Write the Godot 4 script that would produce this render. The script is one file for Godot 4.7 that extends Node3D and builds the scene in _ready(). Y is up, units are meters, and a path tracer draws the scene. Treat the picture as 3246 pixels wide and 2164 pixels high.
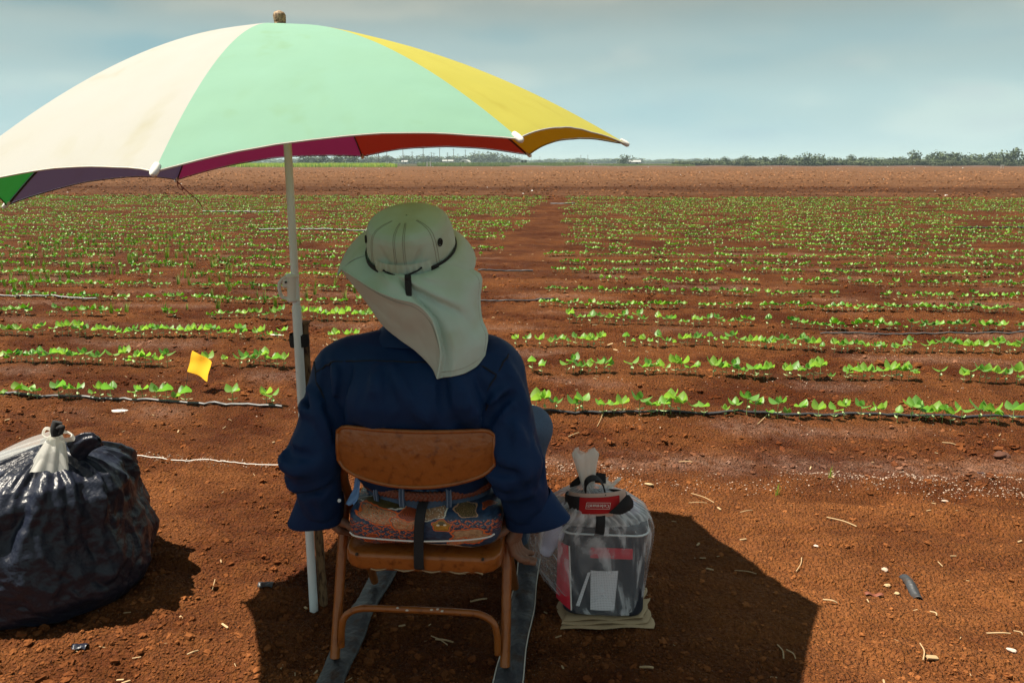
extends Node3D
# A person in a sun hat sits on a rusty folding chair under a striped parasol at the edge of a bean field.

var rng := RandomNumberGenerator.new()
var taken := {}
var M := {}
var n_low := FastNoiseLite.new()
var n_mid := FastNoiseLite.new()
var n_clod := FastNoiseLite.new()
var n_fine := FastNoiseLite.new()

const ROW_GAP := 0.795
const ROW_FIRST := -4.09

# ---------------------------------------------------------------- mesh buffer
class Buf:
	var v := PackedVector3Array()
	var uv := PackedVector2Array()
	var col := PackedColorArray()
	var ix := PackedInt32Array()
	var seams := PackedInt32Array()

	func tri(a: int, b: int, c: int) -> void:
		ix.append(a); ix.append(b); ix.append(c)

	func grid(nu: int, nv: int, f: Callable, closed := false, us := 1.0, vs := 1.0) -> void:
		var at := v.size()
		for j in nv + 1:
			for i in nu + 1:
				v.append(f.call(float(i) / nu, float(j) / nv))
				uv.append(Vector2(us * i / nu, vs * j / nv))
		for j in nv:
			for i in nu:
				var a := at + j * (nu + 1) + i
				tri(a, a + 1, a + nu + 2)
				tri(a, a + nu + 2, a + nu + 1)
			if closed:
				seams.append(at + j * (nu + 1)); seams.append(at + j * (nu + 1) + nu)
		if closed:
			seams.append(at + nv * (nu + 1)); seams.append(at + nv * (nu + 1) + nu)

	# a sheet with thickness: both faces and the edge between them
	func shell(nu: int, nv: int, f: Callable, th: float) -> void:
		var p := []
		for j in nv + 1:
			var row := PackedVector3Array()
			for i in nu + 1:
				row.append(f.call(float(i) / nu, float(j) / nv))
			p.append(row)
		var at := v.size()
		var w := nu + 1
		for side in 2:
			for j in nv + 1:
				for i in nu + 1:
					var du: Vector3 = p[j][mini(i + 1, nu)] - p[j][maxi(i - 1, 0)]
					var dv: Vector3 = p[mini(j + 1, nv)][i] - p[maxi(j - 1, 0)][i]
					var n := du.cross(dv).normalized()
					v.append(p[j][i] + n * th * (0.5 if side == 0 else -0.5))
					uv.append(Vector2(float(i) / nu, float(j) / nv))
		var o := w * (nv + 1)
		for j in nv:
			for i in nu:
				var a := at + j * w + i
				tri(a, a + 1, a + w + 1); tri(a, a + w + 1, a + w)
				a += o
				tri(a, a + w + 1, a + 1); tri(a, a + w, a + w + 1)
		for i in nu:
			strip(at + i, at + i + 1, o)
			strip(at + nv * w + i + 1, at + nv * w + i, o)
		for j in nv:
			strip(at + (j + 1) * w, at + j * w, o)
			strip(at + j * w + nu, at + (j + 1) * w + nu, o)

	func strip(a: int, b: int, o: int) -> void:
		tri(a, a + o, b + o); tri(a, b + o, b)

	func tube(p: PackedVector3Array, r: Variant, sides := 8, caps := true, flat := 1.0, side_dir := Vector3.ZERO) -> void:
		var at := v.size()
		var n := p.size()
		var x := side_dir
		for i in n:
			var t := (p[mini(i + 1, n - 1)] - p[maxi(i - 1, 0)]).normalized()
			if x == Vector3.ZERO:
				x = t.cross(Vector3.UP if absf(t.y) < 0.9 else Vector3.RIGHT)
			x = (x - t * x.dot(t)).normalized()
			var y := t.cross(x)
			var rad: float = r if r is float else r[i]
			for k in sides + 1:
				var a := TAU * k / sides
				v.append(p[i] + (x * cos(a) + y * sin(a) * flat) * rad)
				uv.append(Vector2(float(k) / sides, float(i) / maxi(1, n - 1)))
			seams.append(at + i * (sides + 1)); seams.append(at + i * (sides + 1) + sides)
		for i in n - 1:
			for k in sides:
				var a := at + i * (sides + 1) + k
				tri(a, a + sides + 2, a + 1)
				tri(a, a + sides + 1, a + sides + 2)
		if caps:
			for e in 2:
				var base := v.size()
				var ring := at + (n - 1) * (sides + 1) * e
				v.append(p[(n - 1) * e]); uv.append(Vector2(0.5, 0.5))
				for k in sides:
					v.append(v[ring + k]); uv.append(Vector2(0.5, 0.5))
				for k in sides:
					if e == 1:
						tri(base, base + 1 + k, base + 1 + (k + 1) % sides)
					else:
						tri(base, base + 1 + (k + 1) % sides, base + 1 + k)

	func quad(a: Vector3, b: Vector3, c: Vector3, d: Vector3) -> void:
		var at := v.size()
		for q in [a, b, c, d]:
			v.append(q)
		for q in [Vector2(0, 0), Vector2(1, 0), Vector2(1, 1), Vector2(0, 1)]:
			uv.append(q)
		tri(at, at + 1, at + 2); tri(at, at + 2, at + 3)

	# a box with chamfered edges
	func box(t: Transform3D, s: Vector3, c := 0.003) -> void:
		var h := s / 2
		c = minf(c, minf(h.x, minf(h.y, h.z)) * 0.6)
		var ax := [Vector3.RIGHT, Vector3.UP, Vector3.BACK]
		for k in 3:
			var a: Vector3 = ax[k]; var b: Vector3 = ax[(k + 1) % 3]; var e: Vector3 = ax[(k + 2) % 3]
			var ha := h[k]; var hb := h[(k + 1) % 3]; var he := h[(k + 2) % 3]
			for sg in [1.0, -1.0]:
				var o: Vector3 = a * ha * sg
				var q := [o - b * (hb - c) - e * (he - c), o + b * (hb - c) - e * (he - c), o + b * (hb - c) + e * (he - c), o - b * (hb - c) + e * (he - c)]
				if sg > 0: q.reverse()
				quad(t * q[0], t * q[1], t * q[2], t * q[3])
			for sb in [1.0, -1.0]:
				for se in [1.0, -1.0]:
					var l := ha - c
					var p0: Vector3 = b * hb * sb + e * (he - c) * se
					var p1: Vector3 = b * (hb - c) * sb + e * he * se
					var q := [p0 - a * l, p0 + a * l, p1 + a * l, p1 - a * l]
					if sb * se < 0: q.reverse()
					quad(t * q[0], t * q[1], t * q[2], t * q[3])
		for sx in [1.0, -1.0]:
			for sy in [1.0, -1.0]:
				for sz in [1.0, -1.0]:
					var at := v.size()
					var q := [Vector3(sx * h.x, sy * (h.y - c), sz * (h.z - c)), Vector3(sx * (h.x - c), sy * h.y, sz * (h.z - c)), Vector3(sx * (h.x - c), sy * (h.y - c), sz * h.z)]
					if sx * sy * sz > 0: q.reverse()
					for w in q:
						v.append(t * w); uv.append(Vector2.ZERO)
					tri(at, at + 1, at + 2)

	func mesh(colored := false) -> ArrayMesh:
		var n := PackedVector3Array()
		n.resize(v.size())
		for k in range(0, ix.size(), 3):
			var a := ix[k]; var b := ix[k + 1]; var c := ix[k + 2]
			var m := (v[c] - v[a]).cross(v[b] - v[a])
			n[a] += m; n[b] += m; n[c] += m
		for k in range(0, seams.size(), 2):
			var m := n[seams[k]] + n[seams[k + 1]]
			n[seams[k]] = m; n[seams[k + 1]] = m
		for k in n.size():
			n[k] = n[k].normalized() if n[k].length_squared() > 1e-24 else Vector3.UP
		var arr := []
		arr.resize(Mesh.ARRAY_MAX)
		arr[Mesh.ARRAY_VERTEX] = v
		arr[Mesh.ARRAY_NORMAL] = n
		arr[Mesh.ARRAY_INDEX] = ix
		if uv.size() == v.size(): arr[Mesh.ARRAY_TEX_UV] = uv
		if colored: arr[Mesh.ARRAY_COLOR] = col
		var am := ArrayMesh.new()
		am.add_surface_from_arrays(Mesh.PRIMITIVE_TRIANGLES, arr)
		return am

# ------------------------------------------------- soft bodies: capsules joined by a smooth minimum
class Soft:
	var a := PackedVector3Array()
	var e := PackedVector3Array()
	var il := PackedFloat32Array()
	var ra := PackedFloat32Array()
	var dr := PackedFloat32Array()
	var kk := PackedFloat32Array()
	var cut := PackedByteArray()

	func bone(p: Vector3, q: Vector3, r0: float, r1: float, k := 0.04, minus := false) -> void:
		a.append(p); e.append(q - p)
		il.append(1.0 / maxf((q - p).length_squared(), 1e-9))
		ra.append(r0); dr.append(r1 - r0); kk.append(k); cut.append(1 if minus else 0)

	func dist(p: Vector3, use: PackedInt32Array) -> float:
		var d := 1e3
		for i in use:
			var w := p - a[i]
			var t := clampf(w.dot(e[i]) * il[i], 0.0, 1.0)
			var x := (w - e[i] * t).length() - ra[i] - dr[i] * t
			var k := kk[i]
			if cut[i]:
				var h := maxf(k - absf(d + x), 0.0)
				d = maxf(d, -x) + h * h / (4.0 * k)
			else:
				var h := maxf(k - absf(d - x), 0.0)
				d = minf(d, x) - h * h / (4.0 * k)
		return d

	func all() -> PackedInt32Array:
		return PackedInt32Array(range(a.size()))

	func snap(p: Vector3) -> Vector3:
		var use := all()
		for n in 12:
			var d := dist(p, use)
			p -= grad(p, use) * d
		return p

	func grad(p: Vector3, use: PackedInt32Array) -> Vector3:
		var s := 0.002
		return Vector3(dist(p + Vector3(s, 0, 0), use) - dist(p - Vector3(s, 0, 0), use), dist(p + Vector3(0, s, 0), use) - dist(p - Vector3(0, s, 0), use), dist(p + Vector3(0, 0, s), use) - dist(p - Vector3(0, 0, s), use)).normalized()

	func net(buf: Buf, cell: float) -> void:
		var lo := Vector3.INF
		var hi := -Vector3.INF
		for i in a.size():
			if cut[i]: continue
			var r := maxf(ra[i], ra[i] + dr[i]) + 0.02
			for p in [a[i], a[i] + e[i]]:
				lo = lo.min(p - Vector3.ONE * r); hi = hi.max(p + Vector3.ONE * r)
		var nb := 6
		var bs := cell * nb
		var cnt := Vector3i(((hi - lo) / bs).ceil())
		var vert := {}
		var sign_at := {}
		var half := bs * 0.8661
		var first := buf.v.size()
		var kmax := 0.0
		for k in kk: kmax = maxf(kmax, k)
		var vals := PackedFloat32Array()
		vals.resize((nb + 1) * (nb + 1) * (nb + 1))
		var s1 := nb + 1
		var s2 := s1 * s1
		var corner := [0, 1, s1, s1 + 1, s2, s2 + 1, s2 + s1, s2 + s1 + 1]
		var offs := [Vector3(0, 0, 0), Vector3(1, 0, 0), Vector3(0, 1, 0), Vector3(1, 1, 0), Vector3(0, 0, 1), Vector3(1, 0, 1), Vector3(0, 1, 1), Vector3(1, 1, 1)]
		var edges := [[0, 1], [2, 3], [4, 5], [6, 7], [0, 2], [1, 3], [4, 6], [5, 7], [0, 4], [1, 5], [2, 6], [3, 7]]
		for bz in cnt.z:
			for by in cnt.y:
				for bx in cnt.x:
					var b0 := lo + Vector3(bx, by, bz) * bs
					var mid := b0 + Vector3.ONE * bs * 0.5
					var use := PackedInt32Array()
					for i in a.size():
						var w := mid - a[i]
						var t := clampf(w.dot(e[i]) * il[i], 0.0, 1.0)
						if (w - e[i] * t).length() - ra[i] - dr[i] * t < half + kmax + cell * 2.0:
							use.append(i)
					if use.is_empty() or absf(dist(mid, use)) > half + 0.03:
						continue
					var n := 0
					for z in s1:
						for y in s1:
							for x in s1:
								vals[n] = dist(b0 + Vector3(x, y, z) * cell, use)
								n += 1
					for z in nb:
						for y in nb:
							for x in nb:
								n = z * s2 + y * s1 + x
								var neg := 0
								for c in corner:
									if vals[n + c] < 0.0: neg += 1
								if neg == 0 or neg == 8:
									continue
								var sum := Vector3.ZERO
								var m := 0
								for ed in edges:
									var d0 := vals[n + corner[ed[0]]]
									var d1 := vals[n + corner[ed[1]]]
									if (d0 < 0.0) != (d1 < 0.0):
										sum += offs[ed[0]].lerp(offs[ed[1]], d0 / (d0 - d1))
										m += 1
								var key := Vector3i(bx * nb + x, by * nb + y, bz * nb + z)
								vert[key] = buf.v.size()
								buf.v.append(lo + (Vector3(key) + sum / m) * cell)
								var q := 0
								for c in [0, 1, 2, 4]:
									q = q * 2 + (1 if vals[n + corner[c]] < 0.0 else 0)
								sign_at[key] = q
		for key: Vector3i in sign_at:
			var q: int = sign_at[key]
			var s0 := q >> 3
			for ax in 3:
				var sa := (q >> (2 - ax)) & 1
				if sa == s0: continue
				var u := Vector3i.ZERO
				var w := Vector3i.ZERO
				u[(ax + 1) % 3] = 1
				w[(ax + 2) % 3] = 1
				if not (vert.has(key - u) and vert.has(key - w) and vert.has(key - u - w)):
					continue
				var A: int = vert[key]; var B: int = vert[key - u]; var C: int = vert[key - u - w]; var D: int = vert[key - w]
				if s0 == 1:
					buf.tri(A, C, B); buf.tri(A, D, C)
				else:
					buf.tri(A, B, C); buf.tri(A, C, D)
		for k in range(first, buf.v.size()):
			buf.uv.append(Vector2(buf.v[k].x * 4.0, buf.v[k].y * 4.0))

# ---------------------------------------------------------------- naming and parts
func numbered(called: String) -> String:
	taken[called] = taken.get(called, -1) + 1
	return called if taken[called] == 0 else "%s_%03d" % [called, taken[called]]

func tag(o: Node, label: String, category: String, group := "", kind := "") -> Node:
	if label: o.set_meta("label", label)
	if category: o.set_meta("category", category)
	if group: o.set_meta("group", group)
	if kind: o.set_meta("kind", kind)
	return o

func thing(called: String, label: String, category: String, at := Vector3.ZERO, group := "") -> Node3D:
	var o := Node3D.new()
	o.name = numbered(called)
	add_child(o)
	o.position = at
	tag(o, label, category, group)
	return o

# one named mesh; its geometry is given in the scene's axes and set down at its parent's place
func put(called: String, m: Mesh, mt: Material, parent: Node = self, t := Transform3D()) -> MeshInstance3D:
	var o := MeshInstance3D.new()
	o.mesh = m
	if mt: o.material_override = mt
	if parent == self:
		o.name = numbered(called)
		add_child(o)
	else:
		var n := 0
		var nm := called
		while parent.has_node(nm):
			n += 1
			nm = "%s_%03d" % [called, n]
		o.name = nm
		parent.add_child(o, true)
	var g := Vector3.ZERO
	var q: Node = parent
	while q != self:
		g += (q as Node3D).position
		q = q.get_parent()
	o.transform = Transform3D(t.basis, t.origin - g)
	return o

func many(called: String, m: Mesh, mt: Material, list: Array, parent: Node = self, tint: Array = []) -> MultiMeshInstance3D:
	var mm := MultiMesh.new()
	mm.transform_format = MultiMesh.TRANSFORM_3D
	mm.use_colors = not tint.is_empty()
	mm.mesh = m
	mm.instance_count = list.size()
	for i in list.size():
		mm.set_instance_transform(i, list[i])
		if not tint.is_empty(): mm.set_instance_color(i, tint[i])
	var o := MultiMeshInstance3D.new()
	o.multimesh = mm
	o.material_override = mt
	o.name = numbered(called)
	parent.add_child(o)
	o.set_meta("kind", "stuff")
	return o

# ---------------------------------------------------------------- materials
func lin(r: float, g: float, b: float, a := 1.0) -> Color:
	var c := Color(r, g, b).linear_to_srgb()
	c.a = a
	return c

func mat(called: String, r: float, g: float, b: float, rough := 0.8, metal := 0.0) -> StandardMaterial3D:
	var m := StandardMaterial3D.new()
	m.resource_name = called
	m.albedo_color = lin(r, g, b)
	m.roughness = rough
	m.metallic = metal
	M[called] = m
	return m

func noise_tex(seed_: int, freq: float, oct: int, ramp: Gradient = null, normal := false, strength := 6.0, size := 512, kind := FastNoiseLite.TYPE_SIMPLEX_SMOOTH) -> NoiseTexture2D:
	var n := FastNoiseLite.new()
	n.seed = seed_
	n.noise_type = kind
	n.frequency = freq
	n.fractal_octaves = oct
	var t := NoiseTexture2D.new()
	t.width = size; t.height = size
	t.seamless = true
	t.noise = n
	if ramp: t.color_ramp = ramp
	t.as_normal_map = normal
	t.bump_strength = strength
	return t

func ramp(stops: Array) -> Gradient:
	var g := Gradient.new()
	var o := PackedFloat32Array()
	var c := PackedColorArray()
	for s in stops:
		o.append(s[0]); c.append(s[1])
	g.offsets = o; g.colors = c
	return g

func weave(m: StandardMaterial3D, tex: Texture2D, scale: float, amount: float) -> void:
	m.uv1_triplanar = true
	m.uv1_scale = Vector3.ONE * scale
	m.normal_enabled = true
	m.normal_texture = tex
	m.normal_scale = amount

func backlit(m: StandardMaterial3D, r: float, g: float, b: float) -> StandardMaterial3D:
	m.backlight_enabled = true
	m.backlight = lin(r, g, b)
	return m

func P3(a: Array) -> PackedVector3Array:
	return PackedVector3Array(a)

# smooth curve through points
func curve(p: PackedVector3Array, n: int, closed := false) -> PackedVector3Array:
	var out := PackedVector3Array()
	var m := p.size()
	var segs := m if closed else m - 1
	for s in segs:
		for k in n:
			var t := float(k) / n
			var a := p[(s - 1 + m) % m] if closed or s > 0 else p[0] * 2.0 - p[1]
			var d := p[(s + 2) % m] if closed or s + 2 < m else p[m - 1] * 2.0 - p[m - 2]
			out.append(p[s].cubic_interpolate(p[(s + 1) % m], a, d, t))
	out.append(p[0] if closed else p[m - 1])
	return out

# smooth surface through a net of points
func patch(net: Array, u: float, v: float) -> Vector3:
	var col := PackedVector3Array()
	for row: Array in net:
		col.append(along(PackedVector3Array(row), u))
	return along(col, v)

func along(p: PackedVector3Array, t: float) -> Vector3:
	var m := p.size()
	var f := clampf(t, 0.0, 1.0) * (m - 1)
	var s := mini(int(f), m - 2)
	var a := p[s - 1] if s > 0 else p[0] * 2.0 - p[1]
	var d := p[s + 2] if s + 2 < m else p[m - 1] * 2.0 - p[m - 2]
	return p[s].cubic_interpolate(p[s + 1], a, d, f - s)

func towards(a: Vector3, b: Vector3, up := Vector3.UP) -> Basis:
	var y := (b - a).normalized()
	var x := y.cross(up if absf(y.dot(up)) < 0.95 else Vector3.RIGHT).normalized()
	return Basis(x, y, x.cross(y))

func rod(a: Vector3, b: Vector3, r: float, sides := 12) -> ArrayMesh:
	var bf := Buf.new()
	var l := (b - a).length()
	var t := (b - a) / l
	bf.tube(P3([a, a + t * r * 0.15, b - t * r * 0.15, b]), PackedFloat32Array([r * 0.85, r, r, r * 0.85]), sides)
	return bf.mesh()

func bar(t: Transform3D, s: Vector3, c := 0.003) -> ArrayMesh:
	var bf := Buf.new()
	bf.box(t, s, c)
	return bf.mesh()

func at_xyz(x: float, y: float, z: float) -> Transform3D:
	return Transform3D(Basis(), Vector3(x, y, z))

# ================================================================ the scene
func _ready() -> void:
	rng.seed = 20240611
	var cam := Camera3D.new()
	cam.name = "camera"
	cam.position = Vector3(0, 1.32, 0)
	cam.rotation = Vector3(-0.22158, 0.08203, 0)
	cam.fov = 46.41
	cam.near = 0.05
	cam.far = 9000.0
	add_child(cam)
	cam.current = true

	var we := WorldEnvironment.new()
	we.name = "world_environment"
	var env := Environment.new()
	env.background_mode = Environment.BG_SKY
	env.tonemap_mode = Environment.TONE_MAPPER_LINEAR
	env.tonemap_exposure = 2.2
	env.sdfgi_enabled = true
	env.ssao_enabled = true
	env.ssil_enabled = true
	env.fog_enabled = true
	env.fog_density = 0.00032
	env.fog_light_color = Color(0.80, 0.90, 0.93)
	var sky := Sky.new()
	var pan := PanoramaSkyMaterial.new()
	pan.panorama = sky_picture()
	sky.sky_material = pan
	env.sky = sky
	we.environment = env
	add_child(we)

	var sun := DirectionalLight3D.new()
	sun.name = "sun"
	sun.basis = Basis.looking_at(Vector3(0.463, -1.0, -0.045), Vector3.BACK)
	sun.light_energy = 1.6
	sun.light_color = Color(1.0, 0.955, 0.88)
	sun.light_angular_distance = 0.5
	sun.shadow_enabled = true
	add_child(sun)

	make_materials()
	noises()
	ground()
	far_things()
	crop_rows()
	drip_lines()
	soil_bits()
	umbrella()
	chair()
	person()
	cooler()
	rubbish_bag()
	small_things()

func sky_picture() -> ImageTexture:
	var w := 1024
	var h := 512
	var im := Image.create_empty(w, h, false, Image.FORMAT_RGBF)
	var a := FastNoiseLite.new()
	a.seed = 5; a.frequency = 1.0; a.fractal_octaves = 5
	var b := FastNoiseLite.new()
	b.seed = 9; b.frequency = 1.0; b.fractal_octaves = 4
	var stops := [[0.0, Vector3(0.50, 0.71, 0.755)], [3.5, Vector3(0.465, 0.655, 0.67)], [7.0, Vector3(0.40, 0.54, 0.545)], [11.0, Vector3(0.345, 0.40, 0.375)], [30.0, Vector3(0.31, 0.36, 0.36)], [90.0, Vector3(0.28, 0.35, 0.40)]]
	for j in h:
		var el := 90.0 - (j + 0.5) * 180.0 / h
		var c := Vector3(0.16, 0.12, 0.09)
		for s in stops.size() - 1:
			if el >= stops[s][0]:
				c = (stops[s][1] as Vector3).lerp(stops[s + 1][1], smoothstep(stops[s][0], stops[s + 1][0], el))
		for i in w:
			var q := c
			if el > 0.0:
				var az := (i + 0.5) * TAU / w
				var d := Vector3(sin(az), 0, cos(az))
				var up := sin(deg_to_rad(el))
				var n := a.get_noise_3d(d.x * 2.2, up * 11.0, d.z * 2.2)
				var m := b.get_noise_3d(d.x * 5.0 + 7.0, up * 26.0, d.z * 5.0)
				# blue gaps and pale veils of thin cloud
				var gap := smoothstep(-0.05, -0.45, n)
				var veil := smoothstep(0.05, 0.5, n + 0.35 * m)
				q = q.lerp(q * Vector3(0.66, 0.86, 0.96), gap * (0.35 + 0.45 * smoothstep(0.1, -0.5, d.x)))
				q = q.lerp(q * Vector3(1.22, 1.12, 1.06) + Vector3(0.02, 0.015, 0.01), veil * 0.95)
				var puff := smoothstep(0.22, 0.5, m) * smoothstep(0.5, 2.0, el) * (1.0 - smoothstep(5.0, 9.0, el))
				q = q.lerp(q * Vector3(0.90, 0.87, 0.93), puff * 0.5)
			im.set_pixel(i, j, Color(q.x / 2.2, q.y / 2.2, q.z / 2.2))
	return ImageTexture.create_from_image(im)

func noises() -> void:
	for n in [[n_low, 11, 1.0, FastNoiseLite.TYPE_SIMPLEX_SMOOTH, 3], [n_mid, 12, 4.5, FastNoiseLite.TYPE_SIMPLEX_SMOOTH, 2], [n_clod, 13, 17.0, FastNoiseLite.TYPE_CELLULAR, 1], [n_fine, 14, 55.0, FastNoiseLite.TYPE_SIMPLEX_SMOOTH, 2]]:
		n[0].seed = n[1]
		n[0].frequency = n[2]
		n[0].noise_type = n[3]
		n[0].fractal_octaves = n[4]
		if n[4] == 1: n[0].fractal_type = FastNoiseLite.FRACTAL_NONE

func make_materials() -> void:
	var twill := noise_tex(3, 0.09, 3, null, true, 4.0)
	var lumpy := noise_tex(4, 0.02, 4, null, true, 9.0)
	M["lumpy"] = lumpy
	var spots := noise_tex(21, 0.03, 5, ramp([[0.0, Color(0.18, 0.12, 0.10)], [0.30, Color(0.45, 0.34, 0.30)], [0.42, Color(0.88, 0.85, 0.82)], [0.6, Color(1, 1, 1)], [1.0, Color(1.0, 0.93, 0.85)]]))
	# soil
	var soil := mat("red_soil", 1, 1, 1, 0.95)
	soil.vertex_color_use_as_albedo = true
	soil.albedo_texture = noise_tex(31, 0.025, 5, ramp([[0.0, Color(0.70, 0.66, 0.62)], [0.5, Color(0.92, 0.91, 0.90)], [1.0, Color(1, 1, 1)]]), false, 6.0, 1024)
	soil.uv1_triplanar = true
	soil.uv1_world_triplanar = true
	soil.uv1_scale = Vector3.ONE * 1.9
	soil.normal_enabled = true
	soil.normal_texture = noise_tex(32, 0.035, 6, null, true, 30.0, 1024)
	soil.normal_scale = 1.6
	soil.metallic_specular = 0.25
	var clod := mat("soil_clod", 1, 1, 1, 0.95)
	clod.vertex_color_use_as_albedo = true
	clod.metallic_specular = 0.2
	# cloth of the parasol
	var hue := {"white": [0.355, 0.365, 0.355, 0.42, 0.42, 0.40], "mint": [0.19, 0.37, 0.285, 0.24, 0.42, 0.34], "yellow": [0.40, 0.375, 0.05, 0.42, 0.38, 0.05], "gold": [0.34, 0.25, 0.04, 0.40, 0.25, 0.025], "red": [0.26, 0.065, 0.05, 0.36, 0.075, 0.058], "magenta": [0.22, 0.06, 0.14, 0.33, 0.072, 0.19], "purple": [0.13, 0.115, 0.17, 0.17, 0.15, 0.22], "green": [0.05, 0.20, 0.08, 0.10, 0.42, 0.16]}
	var cloth := noise_tex(41, 0.010, 4, null, true, 9.0)
	for k: String in hue:
		var h: Array = hue[k]
		var m := mat("cloth_" + k, h[0], h[1], h[2], 0.85)
		backlit(m, h[3], h[4], h[5])
		weave(m, cloth, 1.2, 0.10)
		m.albedo_texture = noise_tex(42, 0.008, 4, ramp([[0.0, Color(0.95, 0.93, 0.84)], [0.22, Color(0.99, 0.985, 0.965)], [1, Color(1, 1, 1)]]))
	mat("hem", 0.56, 0.54, 0.48, 0.9)
	mat("white_plastic", 0.72, 0.71, 0.67, 0.4)
	mat("pole_paint", 0.74, 0.81, 0.83, 0.45)
	mat("dark_metal", 0.06, 0.055, 0.05, 0.5, 0.6)
	mat("finial_wood", 0.34, 0.25, 0.15, 0.7).albedo_texture = spots
	M["finial_wood"].uv1_triplanar = true
	M["finial_wood"].uv1_scale = Vector3.ONE * 9.0
	# chair
	var rust := mat("rusty_paint", 0.31, 0.100, 0.018, 0.30, 0.1)
	rust.albedo_texture = noise_tex(22, 0.02, 6, ramp([[0.0, Color(0.55, 0.44, 0.38)], [0.18, Color(0.80, 0.74, 0.70)], [0.36, Color(0.94, 0.92, 0.91)], [1.0, Color(1.0, 0.98, 0.96)]]))
	rust.normal_enabled = true
	rust.normal_texture = lumpy
	rust.normal_scale = 0.25
	rust.uv1_triplanar = true
	rust.uv1_scale = Vector3.ONE * 3.1
	var hose := mat("black_rubber", 0.032, 0.036, 0.042, 0.5)
	hose.albedo_texture = noise_tex(23, 0.014, 4, ramp([[0.0, Color(0.75, 0.75, 0.8)], [0.55, Color(1, 1, 1)], [0.72, Color(1.0, 0.8, 0.66)], [0.85, Color(1.0, 0.62, 0.4)]]))
	weave(hose, lumpy, 3.0, 0.5)
	mat("pale_thread", 0.55, 0.52, 0.45, 0.9)
	mat("black_webbing", 0.012, 0.012, 0.014, 0.85)
	weave(M["black_webbing"], twill, 20.0, 0.6)
	var card := mat("cardboard", 0.42, 0.31, 0.18, 0.9)
	weave(card, lumpy, 2.0, 0.3)
	# clothes
	var navy := mat("navy_twill", 0.0065, 0.0245, 0.080, 0.58)
	navy.metallic_specular = 0.24
	weave(navy, twill, 16.0, 0.3)
	mat("navy_seam", 0.004, 0.007, 0.018, 0.9)
	var denim := mat("denim", 0.060, 0.110, 0.190, 0.85)
	weave(denim, twill, 18.0, 0.7)
	denim.albedo_texture = noise_tex(24, 0.02, 4, ramp([[0.0, Color(0.72, 0.74, 0.78)], [0.6, Color(1, 1, 1)]]))
	mat("denim_stitch", 0.18, 0.26, 0.38, 0.9)
	mat("leather", 0.16, 0.045, 0.022, 0.6)
	var hat := mat("hat_cloth", 0.49, 0.615, 0.57, 0.9)
	weave(hat, lumpy, 2.6, 0.16)
	hat.albedo_texture = noise_tex(25, 0.004, 4, ramp([[0.0, Color(0.90, 0.88, 0.80)], [0.5, Color(0.98, 0.98, 0.97)], [1, Color(1, 1, 1)]]))
	var under := mat("hat_underside", 0.46, 0.47, 0.41, 0.9)
	weave(under, lumpy, 2.6, 0.16)
	mat("hat_seam", 0.30, 0.32, 0.27, 0.95)
	mat("skin", 0.20, 0.095, 0.055, 0.6)
	mat("hair", 0.02, 0.015, 0.012, 0.6)
	mat("boot", 0.05, 0.03, 0.02, 0.7)
	# bags and cooler
	var film := mat("clear_film", 0.90, 0.93, 0.98, 0.22)
	film.transparency = BaseMaterial3D.TRANSPARENCY_ALPHA
	film.albedo_texture = noise_tex(26, 0.012, 5, ramp([[0.0, Color(1, 1, 1, 0.08)], [0.42, Color(1, 1, 1, 0.11)], [0.58, Color(1, 1, 1, 0.20)], [0.72, Color(1, 1, 1, 0.42)], [1.0, Color(1, 1, 1, 0.75)]]))
	film.uv1_scale = Vector3(3.5, 0.35, 1)
	var cloudy := mat("cloudy_film", 0.82, 0.84, 0.86, 0.32)
	cloudy.transparency = BaseMaterial3D.TRANSPARENCY_ALPHA
	cloudy.albedo_texture = noise_tex(28, 0.012, 5, ramp([[0.0, Color(1, 1, 1, 0.20)], [0.45, Color(1, 1, 1, 0.42)], [0.7, Color(1, 1, 1, 0.75)], [1.0, Color(1, 1, 1, 0.95)]]))
	cloudy.uv1_scale = Vector3(6.0, 0.4, 1)
	backlit(cloudy, 0.4, 0.4, 0.4)
	var milk := mat("milky_film", 0.80, 0.80, 0.76, 0.35)
	milk.transparency = BaseMaterial3D.TRANSPARENCY_ALPHA
	milk.albedo_color.a = 0.66
	backlit(milk, 0.6, 0.6, 0.55)
	var frost := mat("frosty_film", 0.55, 0.56, 0.55, 0.25)
	frost.transparency = BaseMaterial3D.TRANSPARENCY_ALPHA
	frost.albedo_color.a = 0.20
	frost.roughness = 0.3
	var sack := mat("black_film", 0.0105, 0.014, 0.027, 0.38)
	sack.metallic_specular = 0.42
	weave(sack, noise_tex(27, 0.02, 5, null, true, 12.0), 2.2, 0.55)
	mat("cooler_fabric", 0.010, 0.014, 0.026, 0.7)
	mat("cooler_lid", 0.018, 0.02, 0.028, 0.6)
	mat("cooler_red", 0.58, 0.014, 0.035, 0.75)
	mat("strap_red", 0.46, 0.008, 0.010, 0.85)
	weave(M["strap_red"], twill, 22.0, 0.8)
	mat("strap_lining", 0.55, 0.40, 0.33, 0.9)
	mat("white_piping", 0.72, 0.70, 0.66, 0.7)
	mat("towel", 0.55, 0.56, 0.72, 0.95)
	weave(M["towel"], twill, 8.0, 1.0)
	mat("logo_print", 0.75, 0.68, 0.62, 0.8)
	# plants
	var leaf := mat("bean_leaf", 0.098, 0.225, 0.024, 0.5)
	backlit(leaf, 0.24, 0.54, 0.05)
	leaf.vertex_color_use_as_albedo = true
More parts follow.
